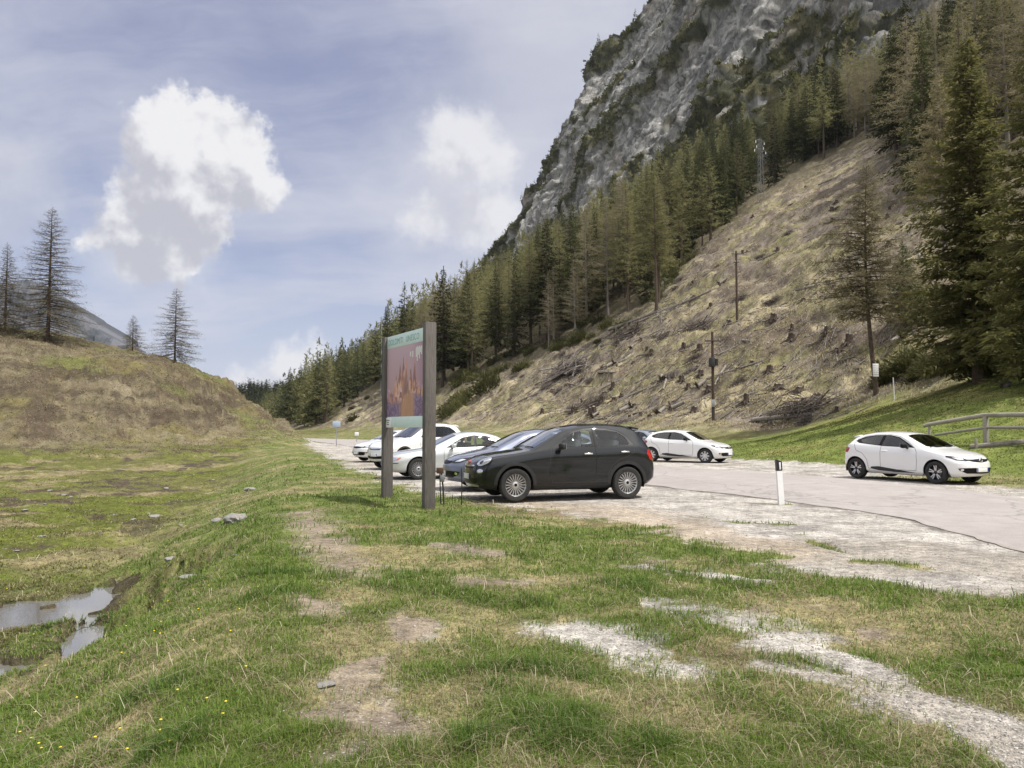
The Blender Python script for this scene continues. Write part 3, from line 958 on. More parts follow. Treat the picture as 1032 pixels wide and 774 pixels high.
def cells(x, y, seed):
    """(value of the nearest cell -1..1, distance to its border)"""
    fx, fy = np.floor(x), np.floor(y)
    d1 = np.full(x.shape, 9.0); d2 = np.full(x.shape, 9.0); val = np.zeros(x.shape)
    for i in (-1, 0, 1):
        for j in (-1, 0, 1):
            ix, iy = (fx + i).astype(np.int64), (fy + j).astype(np.int64)
            px = ix + _hash(ix, iy, 0, seed); py = iy + _hash(ix, iy, 0, seed + 77)
            d = np.hypot(x - px, y - py)
            v = _hash(ix, iy, 0, seed + 151) * 2 - 1
            # each block is a tilted facet
            v = v + 1.2 * (_hash(ix, iy, 0, seed + 5) - .5) * (x - px) + 1.2 * (_hash(ix, iy, 0, seed + 6) - .3) * (y - py)
            n1 = d < d1
            d2 = np.where(n1, d1, np.minimum(d2, d)); val = np.where(n1, v, val); d1 = np.where(n1, d, d1)
    return val, d2 - d1

def build_cliff():
    tv = np.arange(60, 617, 0.85)
    K = 300
    hm = np.maximum(np.interp(tv, CL_T, CL_H) + 7 * fbm(tv / 16, tv * 0, 4, 201) * sst(600, 560, tv), 0)
    q = np.linspace(0, 1, K)
    T, Q = np.meshgrid(tv, q, indexing='ij')
    Hh = hm[:, None] * Q
    sb = 190 + 9 * fbm(tv / 45, tv * 0 + 3, 3, 202)
    x0, y0 = from_st(sb, tv)
    zb = H0(x0, y0) - 6
    S = sb[:, None] + Hh / 2.1
    big = fbm3(T / 60, Hh / 95, Hh * 0 + 1, 3, 203)
    rib = fbm3((T + 0.25 * Hh) / 17, Hh / 60, Hh * 0 + 4, 4, 204, 0.55, True)
    fine = fbm3((T + .2 * Hh) / 5.5, Hh / 12, Hh * 0 + 2, 5, 205, 0.6, True)
    wx, wy = T + 3 * fbm3(T / 9, Hh / 9, Hh * 0, 3, 221), Hh + 4 * fbm3(T / 9, Hh / 12, Hh * 0 + 3, 3, 222)
    blk = 3.2 * cells(wx / 15, wy / 26, 231)[0] + 1.7 * cells(wx / 5.5, wy / 10, 232)[0] + .8 * cells(wx / 2.4, wy / 4, 233)[0]
    crk = np.maximum(1 - sst(.0, .10, cells(wx / 15, wy / 40, 231)[1]), 1 - sst(.0, .16, cells(wx / 5.5, wy / 17, 232)[1]))
    ledge = fbm3(T / 70, (Hh + 0.62 * T) / 20, Hh * 0 + 8, 3, 206)
    veg = sst(0.16, 0.60, ledge * 0.85 + 0.50 * fbm3(T / 8, Hh / 8, Hh * 0 + 5, 5, 207) + 0.22 * sst(60, 0, Hh) + 0.22 * sst(440, 560, T) - 0.015)
    D = 6.5 * big + 3.6 * rib + 1.2 * fine + blk * 1.0 + 0.6 * fbm3(T / 1.8, Hh / 2.6, Hh * 0, 3, 208)
    D = D + 4.5 * sst(0.1, 0.5, ledge)
    D = D * sst(0, 14, Hh + 3)
    S2 = S - D * 0.92
    x, y = from_st(S2, T)
    z = zb[:, None] + Hh + D * 0.32
    # stone colour, darker in the hollows and along the cracks
    rock = lerp3(A3(.47, .46, .44), A3(.59, .575, .545), sst(-.5, .5, fbm3(T / 25, Hh / 40, Hh * 0, 4, 209)))
    rock = lerp3(rock, A3(.20, .20, .205), sst(.2, .6, fbm3(T / 3.2, Hh / 45, Hh * 0 + 3, 4, 210)) * .6)
    rock = lerp3(rock, A3(.42, .355, .29), sst(.2, .6, fbm3(T / 22, Hh / 22, Hh * 0 + 6, 3, 211)) * .5)
    rock = lerp3(rock, A3(.17, .17, .17), sst(.25, .7, -fine) * .7)
    rock = lerp3(rock, A3(.12, .12, .12), crk * .75)
    rock = lerp3(rock, A3(.22, .215, .21), sst(.15, .5, fbm3((T + .15 * Hh) / 1.7, Hh / 14, Hh * 0 + 9, 4, 214)) * .55)
    grass = lerp3(A3(.06, .064, .028), A3(.15, .138, .06), sst(-.3, .5, fbm3(T / 5, Hh / 5, Hh * 0 + 7, 3, 212)))
    c = lerp3(rock, grass, veg * .92)
    nt = len(tv)
    # crest running back into the mountain
    xb, yb = from_st(S2[:, -1] + 45, tv)
    V = np.concatenate([np.stack([x, y, z], -1).reshape(-1, 3), np.stack([xb, yb, z[:, -1] + 4], 1)])
    C = np.concatenate([c.reshape(-1, 3), c[:, -1]])
    i = np.arange(nt - 1)[:, None] * K; j = np.arange(K - 1)[None, :]
    F = np.stack([i + j, i + j + 1, i + K + j + 1, i + K + j], -1).reshape(-1, 4)
    k = np.arange(nt - 1); B = nt * K
    F2 = np.stack([k * K + K - 1, B + k, B + k + 1, (k + 1) * K + K - 1], -1)
    m, n, b = new_mat('limestone')
    set_in(b, rough=0.95, spec=0.1)
    at = n.new('ShaderNodeAttribute', attribute_name='Col').outputs['Color']
    tc = n.new('ShaderNodeTexCoord').outputs['Object']
    f = n.noise(n.vm('MULTIPLY', tc, (1, 1, .40)), 0.8, 11, 0.82)
    n.put(b.inputs['Base Color'], n.mix(1.0, at, n.vm('SCALE', (1, 1, 1), scale=n.map(f, .34, .66, .52, 1.42)), 'MULTIPLY'))
    n.put(b.inputs['Normal'], n.bump(f, 1.0, 2.2))
    mesh_np('cliff', V, [F[:, ::-1], F2[:, ::-1]], m, colors=C, kind='structure')
    # dwarf pines on the ledges
    r = np.random.default_rng(8)
    cand = np.argwhere((veg > 0.62) & (Hh > 4))
    cand = cand[r.choice(len(cand), min(4200, len(cand)), replace=False)]
    L = Leaf()
    px = np.stack([x, y, z], -1)
    for (a, bq) in cand:
        p = px[a, bq]
        k = 16
        sz = r.uniform(.7, 2.0) * (1.5 if r.random() < .12 else 1)
        d = np.stack([r.normal(-.35, .55, k), r.normal(-.15, .55, k), r.uniform(.35, 1.3, k)], 1)
        d /= np.linalg.norm(d, axis=1)[:, None]
        L.diamonds(p + r.normal(0, .8, (k, 3)) * np.array([1, 1, .5]), d, r.normal(0, 1, (k, 3)), sz * r.uniform(.6, 1.3, k), np.full(k, sz * .5), r.uniform(0, 1, k))
    # taller little trees on the skyline and ledges
    cand = np.argwhere((veg > 0.3) & (Hh > 6))
    cand = cand[r.choice(len(cand), min(260, len(cand)), replace=False)]
    sky = np.array([(a, K - 1) for a in r.choice(np.nonzero((tv > 440) & (hm > 5))[0], 26)])
    for (a, bq) in np.concatenate([cand, sky]):
        p = px[a, bq]; h = r.uniform(4, 10); k = 60
        zq = r.random(k) ** .8
        az = r.uniform(0, 6.28, k)
        rad = (1 - zq) * h * .2
        base = p + np.stack([np.cos(az) * rad * .3, np.sin(az) * rad * .3, zq * h], 1)
        d = np.stack([np.cos(az), np.sin(az), np.full(k, -.15)], 1)
        L.diamonds(base, d, np.tile([0, 0, 1.0], (k, 1)) + r.normal(0, .5, (k, 3)), rad + .3, rad * .6 + .15, r.uniform(0, 1, k))
    V, F, C = L.data()
    mesh_np('dwarf_pine_cover', V, [F], M_BUSH, colors=np.repeat(C[:, None], 3, 1), kind='stuff')

# ================================================================== FAR MOUNTAINS
def far_range(name, dist, skyline, base_z, slope, colfn, seed, amp, wood=False, ncol=420, nrow=70):
    us = np.linspace(skyline[0][0], skyline[-1][0], ncol)
    vs = np.interp(us, [p[0] for p in skyline], [p[1] for p in skyline])
    X = (us - 516) / FPX * dist
    top = CAMZ + (430 - vs) / FPX * dist
    top = top + amp * .35 * fbm(us / 4.0, us * 0, 4, seed)
    q = np.linspace(0, 1, nrow)
    Xg, Q = np.meshgrid(X, q, indexing='ij')
    Z = base_z + (top[:, None] - base_z) * Q
    dep = (top[:, None] - Z) / slope
    n1 = fbm3(Xg / (amp * 3.2), Z / (amp * 4), Z * 0, 6, seed + 1, .6, True)
    Y = dist - dep - n1 * amp * (1 - Q * .6) * 1.6
    col = colfn(Xg, Z, Q, n1)
    V = np.stack([Xg, Y, Z], -1).reshape(-1, 3)
    bk = np.stack([X, np.full(ncol, dist + amp * 12), top - amp * 2], 1)
    i = np.arange(ncol - 1)[:, None] * nrow; j = np.arange(nrow - 1)[None, :]
    F = np.stack([i + j, i + nrow + j, i + nrow + j + 1, i + j + 1], -1).reshape(-1, 4)
    k = np.arange(ncol - 1); B = ncol * nrow
    F2 = np.stack([k * nrow + nrow - 1, (k + 1) * nrow + nrow - 1, B + k + 1, B + k], -1)
    m, n, b = new_mat(name + '_surface')
    set_in(b, rough=.95, spec=.1)
    n.put(b.inputs['Base Color'], n.new('ShaderNodeAttribute', attribute_name='Col').outputs['Color'])
    mesh_np(name, np.concatenate([V, bk]), [F, F2], m, colors=np.concatenate([col.reshape(-1, 3), col[:, -1]]), kind='structure')
    if wood:
        r = np.random.default_rng(seed)
        L = Leaf()
        for _ in range(wood):
            a, c = r.integers(ncol), int(nrow * (1 - r.random() ** 1.6 * .85)) - 1
            p = np.array([Xg[a, c], Y[a, c], Z[a, c]]); h = r.uniform(9, 15); kk = 30
            zq = r.random(kk) ** .8; az = r.uniform(0, 6.28, kk); rad = (1 - zq) * h * .17
            base = p + np.stack([0 * az, 0 * az, zq * h], 1)
            d = np.stack([np.cos(az), np.sin(az), np.full(kk, -.25)], 1)
            L.diamonds(base, d, np.tile([0, 0, 1.0], (kk, 1)), rad + 1.2, rad * 1.2 + 1.1, np.full(kk, r.random()))
        V, F, C = L.data()
        mesh_np('distant_wood', V, [F], M_SPRUCE, colors=np.repeat(C[:, None], 3, 1), kind='stuff')

def build_far():
    def rock(x, z, q, n):
        c = lerp3(A3(.13, .13, .14), A3(.055, .06, .065), sst(-.3, .5, fbm3((x + .5 * z) / 50, z / 60, z * 0, 6, 301, .6)))
        c = lerp3(c, A3(.07, .08, .05), sst(.1, .6, fbm3(x / 90, z / 50, z * 0, 4, 303) - (q - .45) * 1.5) * .8)
        sn = sst(.62, .75, fbm3(x / 45, (z + .5 * x) / 30, z * 0, 3, 302)) * (q < .7)
        return lerp3(c, A3(.8, .82, .86), sn * .9)
    far_range('far_mountain', 2600, [(-60, 300), (-10, 286), (10, 283), (37, 285), (48, 297), (62, 304), (78, 312), (88, 326), (98, 335), (112, 341), (124, 349), (138, 358), (160, 380), (190, 400)], 60, 2.2, rock, 310, 34)
    def snowy(x, z, q, n):
        c = lerp3(A3(.17, .18, .15), A3(.08, .10, .05), sst(-.2, .4, fbm3(x / 30, z / 30, z * 0, 4, 305)))
        sn = sst(.02, .3, fbm3((x + .8 * z) / 24, (z - .6 * x) / 110, z * 0, 3, 306) + .1)
        return lerp3(c, A3(.82, .84, .87), sn)
    far_range('snowy_ridge', 1700, [(150, 390), (176, 383), (190, 379), (200, 376.5), (206, 375.5), (213, 378), (222, 384), (232, 390), (245, 398), (270, 408)], 20, .8, snowy, 320, 12)
    def woody(x, z, q, n):
        return lerp3(A3(.035, .045, .02), A3(.07, .075, .03), sst(-.3, .4, n))
    far_range('wooded_ridge', 820, [(170, 402), (215, 396), (228, 399), (243, 396), (258, 394), (275, 395.5), (300, 396), (340, 398), (420, 402)], 0, .55, woody, 330, 8, wood=2600)

# ================================================================== DEBRIS OF THE CLEARING
def sticks(mb, c, rad, n, ln, thick, r, flat=.35, m=0):
    for _ in range(n):
        a = r.uniform(0, 6.28); e = r.normal(0, flat)
        d = Vector((math.cos(a) * math.cos(e), math.sin(a) * math.cos(e), math.sin(e)))
        p = Vector((c[0] + r.normal(0, rad[0]), c[1] + r.normal(0, rad[1]), c[2] + abs(r.normal(0, rad[2]))))
        l = ln * r.uniform(.5, 1.3)
        mb.tube([p - d * l / 2, p + Vector((0, 0, l * r.normal(0, .06))), p + d * l / 2], [thick * .8, thick, thick * .35], n=4, cap=False, m=m)

def build_debris():
    r = np.random.default_rng(77)
    # ---- prototypes
    stumps = []
    for k in range(4):
        mb = MB()
        h, ra = [.55, .8, .42, .65][k], [.30, .26, .38, .34][k]
        n = 11
        V = []; lv = [(-.35, 1.65), (.02, 1.35), (.18, 1.02), (h * .7, .9), (h, .86)]
        for (zz, f) in lv:
            for q in range(n):
                th = 6.283 * q / n
                w = ra * f * (1 + .22 * math.sin(q * 2.9 + k) * (1 if zz < .2 else .35))
                V.append((w * math.cos(th), w * math.sin(th), zz + (r.uniform(-.06, .12) if zz == h else 0)))
        F = [(a * n + q, a * n + (q + 1) % n, (a + 1) * n + (q + 1) % n, (a + 1) * n + q) for a in range(4) for q in range(n)]
        mb.add(V, F); mb.add([V[4 * n + q] for q in range(n)], [tuple(range(n))], 1)
        for q in range(5):
            a = q * 1.25 + k
            mb.tube([(ra * math.cos(a), ra * math.sin(a), .12), (ra * 2 * math.cos(a), ra * 2 * math.sin(a), .0), (ra * 3.1 * math.cos(a + .2), ra * 3.1 * math.sin(a + .2), -.2)], [.1, .075, .03], n=6)
        me = mb.build('stump', [M_DARKWOOD, M_DEADWOOD]); stumps.append(me.data); bpy.data.objects.remove(me)
    plates = []
    for k in range(2):
        mb = MB()
        # upturned root plate with a short bole
        mb.tube([(0, 0, .45), (.5, .1, .5), (1.5, .2, .62)], [.30, .24, .2], n=9, m=1)
        for q in range(26):
            a = r.uniform(0, 6.28); l = r.uniform(.45, 1.0)
            mb.tube([(0, 0, .45), (-.12, math.cos(a) * l * .55, .45 + math.sin(a) * l * .5), (-.2 + r.normal(0, .12), math.cos(a + .2) * l, .45 + math.sin(a + .2) * l * .9)], [.14, .09, .025], n=5)
        me = mb.build('root_plate', [M_DARKWOOD, M_DEADWOOD]); plates.append(me.data); bpy.data.objects.remove(me)
    logs = []
    for k in range(4):
        mb = MB(); l = [4.5, 7, 3, 9][k]; ra = [.16, .2, .14, .22][k]
        pts = [(l * (q - .5), .08 * l * .3 * math.sin(q * 3 + k), ra * .8 + .02 * math.sin(q * 7)) for q in np.linspace(0, 1, 6)]
        mb.tube(pts, [ra * (1 - .45 * q) for q in np.linspace(0, 1, 6)], n=9)
        for q in range([4, 6, 2, 7][k]):
            px = l * r.uniform(-.4, .45); a = r.uniform(.3, 2.8)
            mb.tube([(px, 0, ra), (px + .15, math.cos(a) * .5, ra + math.sin(a) * .5)], [.04, .015], n=5, cap=False)
        me = mb.build('log', M_DEADWOOD); logs.append(me.data); bpy.data.objects.remove(me)
    piles = []
    for k in range(3):
        mb = MB()
        sticks(mb, (0, 0, .1), (.85, .5, .30), 170, 1.5, .022, r)
        sticks(mb, (0, 0, .1), (.7, .4, .2), 26, 2.2, .05, r, .2)
        me = mb.build('brush_pile', [M_BRUSH[k % 2]]); piles.append(me.data); bpy.data.objects.remove(me)
    def put(name, me, u_, v_, sc, rz, label, cat, group, sink=.05, tilt=True, loc=None):
        X, Y, Z = loc or hit(u_, v_)
        o = bpy.data.objects.new(name, me); COL.objects.link(o)
        o.location = (X, Y, Z - sink)
        e = 1.0
        gx = float(H0(X + e, Y) - H0(X - e, Y)) / 2; gy = float(H0(X, Y + e) - H0(X, Y - e)) / 2
        nrm = Vector((-gx, -gy, 1)).normalized()
        q = nrm.to_track_quat('Z', 'Y') if tilt else None
        M = (q.to_matrix() if q else Matrix.Identity(3)) @ Matrix.Rotation(rz, 3, 'Z')
        o.rotation_euler = M.to_euler()
        o.scale = (sc, sc, sc)
        return tag(o, label, cat, group)
    def rnd_uv(lo_v=-1):
        while True:
            u = r.uniform(545, 945)
            e = np.interp(u, EDGE_U, EDGE_V)
            v = e + 6 + (424 - e) * r.random() ** .8 * .96
            if u > 855 and v > 380 - (u - 855) * .6: continue
            if u > 930: continue
            return u, v
    # notable ones first, placed where the photograph has them
    for (u, v, k, sc, lab) in [(689, 352, 1, 1.15, 'grey stump with dark roots below the twin logs'), (798, 340, 0, 1.25, 'dark stump beside a pale log in the middle of the clearing'),
                               (785, 384, 2, 1.1, 'dark low stump right of the wooden power pole'), (655, 417, 0, .9, 'leaning brown stump near the foot of the slope behind the dark car'),
                               (833, 340, 1, .8, 'small grey stump left of the curved larch')]:
        put('stump', stumps[k], u, v, sc, r.uniform(0, 6), lab, 'stump', None, tilt=False)
    for q in range(95):
        u, v = rnd_uv()
        put('stump', stumps[q % 4], u, v, r.uniform(.5, 1.1), r.uniform(0, 6), 'weathered tree stump, one of many scattered over the cleared slope', 'stump', 'stumps scattered over the clearing', tilt=False)
    for q in range(16):
        u, v = rnd_uv()
        put('root_plate', plates[q % 2], u, v, r.uniform(.5, .95), r.uniform(0, 6), 'dark upturned root plate, one of several on the cleared slope', 'root plate', 'upturned root plates in the clearing')
    for (u, v, k, sc, rz, lab) in [(640, 326, 3, 1.35, .35, 'longest pale fallen trunk at the edge of the wood'), (690, 309, 3, 1.1, .5, 'pale fallen trunk above the longest one'), (622, 345, 1, 1.2, .2, 'dark fallen trunk below the longest pale one'),
                                   (548, 386, 2, 1.1, .9, 'short cut log lying below the big brush pile'), (612, 376, 1, .9, -.1, 'thin pale log sticking out of the big brush pile')]:
        put('fallen_log', logs[k], u, v, sc, rz, lab, 'log', None)
    for q in range(80):
        u, v = rnd_uv()
        if q % 2 == 0: u = r.uniform(530, 715); v = np.interp(u, EDGE_U, EDGE_V) + r.uniform(2, 34)
        put('fallen_log', logs[int(r.integers(4))], u, v, r.uniform(.45, .95), r.normal(.5, .6), 'weathered grey log, one of many lying on the cleared slope', 'log', 'logs lying on the clearing')
    for (u, v, sc, lab) in [(575, 376, 2.4, 'largest brown brush pile at the foot of the wood'), (812, 413, 1.15, 'low grey brush pile above the lawn edge'), (600, 402, 1.3, 'grey heap of branches behind the dark car'),
                            (636, 336, 1.9, 'dark heap of tree tops at the corner of the wood'), (700, 330, 1.5, 'brown heap of branches below the upper pole')]:
        put('brush_pile', piles[int(r.integers(3))], u, v, sc, r.uniform(-.4, .4), lab, 'brush pile', None)
    for q in range(44):
        u, v = rnd_uv()
        if q >= 26: u = r.uniform(500, 690); v = np.interp(u, EDGE_U, EDGE_V) + r.uniform(3, 22)
        put('brush_pile', piles[q % 3], u, v, r.uniform(.35, .8), r.uniform(0, 6), 'small heap of grey branches, one of many on the cleared slope', 'brush pile', 'heaps of branches on the clearing')
    # broken wood lying everywhere, too much to count
    mb = MB(); ends = []
    for q in range(5200):
        u, v = rnd_uv()
        if r.random() < .42: u = r.uniform(470, 720); v = np.interp(u, EDGE_U, EDGE_V) + r.uniform(-12, 40)
        d = ray(u, v); ys = np.geomspace(30, 260, 260); tq = ys / d[1]
        kk = int(np.argmax(H0(d[0] * tq, ys) > CAMZ + d[2] * tq))
        X, Y = d[0] * tq[kk] + r.normal(0, .4), ys[kk] + r.normal(0, .4)
        a = r.normal(.5, .9); l = r.uniform(.25, 1.6)
        ends.append([(X + l * k * math.cos(a), Y + l * k * math.sin(a)) for k in (-.5, .5)])
    ends = np.array(ends)
    zz = full(ends[..., 0].ravel(), ends[..., 1].ravel())[0].reshape(-1, 2) + .06
    for p, z in zip(ends, zz):
        t0 = r.uniform(.02, .065)
        mb.tube([(p[0][0], p[0][1], z[0]), (p[1][0], p[1][1], z[1] + r.uniform(0, .25))], [t0, t0 * .5], 4, m=int(r.random() < .45), cap=False)
    mb.build('woody_litter', [M_DEADWOOD, M_BRUSH[0]], None, False, kind='stuff')
    # fringe shrubs at the wood edge: each one plant
    bush = []
    for k in range(3):
        L = Leaf(); n = 700
        a = r.uniform(0, 6.28, n); e = np.arcsin(r.random(n)); rr = r.random(n) ** .4
        base = np.stack([np.cos(a) * np.cos(e) * 1.2, np.sin(a) * np.cos(e) * 1.2, np.sin(e) * 1.2], 1) * rr[:, None] * (1 + .3 * np.sin(3 * a + k))[:, None]
        base[:, 2] = np.maximum(base[:, 2], .02)
        d = np.stack([np.cos(a) * .6, np.sin(a) * .6, r.uniform(.3, 1.2, n)], 1); d /= np.linalg.norm(d, axis=1)[:, None]
        L.diamonds(base, d, r.normal(0, 1, (n, 3)), r.uniform(.2, .5, n), r.uniform(.06, .13, n), r.random(n))
        V, F, C = L.data()
        o = mesh_np('foliage', V, [F], M_BUSH, colors=np.repeat(C[:, None], 3, 1)); bush.append(o.data); bpy.data.objects.remove(o)
    for (u, v, sc, lab) in [(492, 396, 2.5, 'biggest dark dwarf pine at the foot of the wood right of the signboard'), (468, 404, 2.0, 'dark dwarf pine just right of the tall signboard'), (436, 402, 1.4, 'low dark shrub behind the signboard')]:
        put('dwarf_pine', bush[int(r.integers(3))], u, v, sc, r.uniform(0, 6), lab, 'shrub', None)
    for q in range(70):
        u = r.uniform(350, 700); v = np.interp(u, EDGE_U, EDGE_V) + r.uniform(-16, 8 if u > 470 else 26)
        put('dwarf_pine', bush[q % 3], u, v, r.uniform(.6, 1.7), r.uniform(0, 6), 'low dark green shrub, one of many along the edge of the wood', 'shrub', 'shrubs along the edge of the wood')
    for q in range(26):
        u = r.uniform(870, 1040); v = r.uniform(300, 382) if u > 930 else r.uniform(372, 386)
        put('dwarf_pine', bush[q % 3], u, v, r.uniform(.5, 1.2), r.uniform(0, 6), 'low dark shrub, one of many under the trees above the lawn', 'shrub', 'shrubs above the lawn')

M_BRUSH = [simple('brush_brown', (.125, .105, .090), rough=.95, spec=.1, vary=.4, scale=3), simple('brush_grey', (.19, .165, .15), rough=.95, spec=.1, vary=.4, scale=3)]
# ================================================================== CARS
def paint(name, col, metal=0.0, rough=0.35, coat=1.0, dust=.12):
    m, n, b = new_mat(name)
    set_in(b, metal=metal, rough=rough, coat=coat, coatr=.04, spec=.5)
    tc = n.new('ShaderNodeTexCoord').outputs['Object']
    z = n.new('ShaderNodeSeparateXYZ'); n.put(z.inputs[0], tc)
    f = n.noise(tc, 3.0, 5, .65)
    low = n.math('MULTIPLY', n.map(z.outputs[2], .2, .75, 1, .15), n.map(f, .35, .7, 0, 1), clamp=True)
    n.put(b.inputs['Base Color'], n.mix(n.math('MULTIPLY', low, dust * 2.2), col, (.30, .27, .23)))
    if max(col) < .02: b.inputs['Specular IOR Level'].default_value = .15
    n.put(b.inputs['Roughness'], n.math('ADD', n.math('MULTIPLY', low, .25), rough))
    return m

M_PLASTIC = simple('black_plastic', (.022, .022, .023), rough=.6, vary=.2)
M_TRIM = simple('gloss_black_trim', (.006, .006, .007), rough=.42, spec=.2, vary=.1)
M_RUBBER = simple('tyre_rubber', (.026, .025, .024), rough=.85, vary=.3, scale=12)
M_ALLOY = simple('silver_alloy', (.62, .62, .63), rough=.32, metal=.85, vary=.06)
M_DALLOY = simple('black_alloy', (.03, .03, .032), rough=.3, metal=.4, vary=.1)
M_CHROME = simple('chrome', (.8, .8, .82), rough=.12, metal=1.0, vary=.03)
M_BRAKE = simple('brake_steel', (.16, .15, .145), rough=.5, metal=.7, vary=.2)
M_SEAT = simple('seat_cloth', (.05, .05, .054), rough=.9, vary=.2)
M_SEATL = simple('pale_seat_cloth', (.42, .42, .43), rough=.9, vary=.1)
M_INNER = simple('dark_interior', (.035, .035, .037), rough=.85, vary=.2)
M_PLATE = simple('plate_white', (.78, .78, .76), rough=.4, vary=.03)
M_BLUE = simple('plate_blue', (.02, .05, .32), rough=.4, vary=.03)
M_LAMP = simple('headlight_reflector', (.75, .77, .79), rough=.10, metal=.8, vary=.25, scale=30)
M_LAMPD = simple('headlight_dark', (.05, .05, .055), rough=.08, metal=.3, vary=.3, scale=25)
M_RED = simple('red_lamp', (.36, .012, .012), rough=.08, coat=1, vary=.3, scale=22)
M_AMBER = simple('amber_lamp', (.55, .16, .08), rough=.15, coat=1, vary=.1)

def mat_glass(name, tint, mixf):
    m = bpy.data.materials.new(name); m.use_nodes = True
    t = m.node_tree; n = N(t)
    t.nodes.remove(t.nodes['Principled BSDF'])
    out = t.nodes['Material Output']
    tr = n.new('ShaderNodeBsdfTransparent'); tr.inputs[0].default_value = (*tint, 1)
    gl = n.new('ShaderNodeBsdfGlossy'); gl.inputs['Roughness'].default_value = .015
    fr = n.new('ShaderNodeFresnel'); fr.inputs['IOR'].default_value = 1.52
    f = n.math('ADD', n.math('MULTIPLY', fr.outputs[0], 1.5), mixf, clamp=True)
    mx = n.new('ShaderNodeMixShader'); n.put(mx.inputs[0], f)
    t.links.new(tr.outputs[0], mx.inputs[1]); t.links.new(gl.outputs[0], mx.inputs[2])
    t.links.new(mx.outputs[0], out.inputs['Surface'])
    return m
M_GLASS = mat_glass('car_glass', (.80, .86, .84), .02)
M_WSCREEN = mat_glass('windshield_glass', (.60, .66, .66), .26)
M_GLASSD = mat_glass('tinted_glass', (.34, .37, .37), .04)

def gsmooth(a, sig, axis=0):
    k = int(3 * sig) + 1
    w = np.exp(-.5 * (np.arange(-k, k + 1) / sig) ** 2); w /= w.sum()
    p = [(0, 0)] * a.ndim; p[axis] = (k, k)
    b = np.pad(a, p, mode='edge')
    return sum(w[i] * np.take(b, np.arange(i, i + a.shape[axis]), axis=axis) for i in range(2 * k + 1))

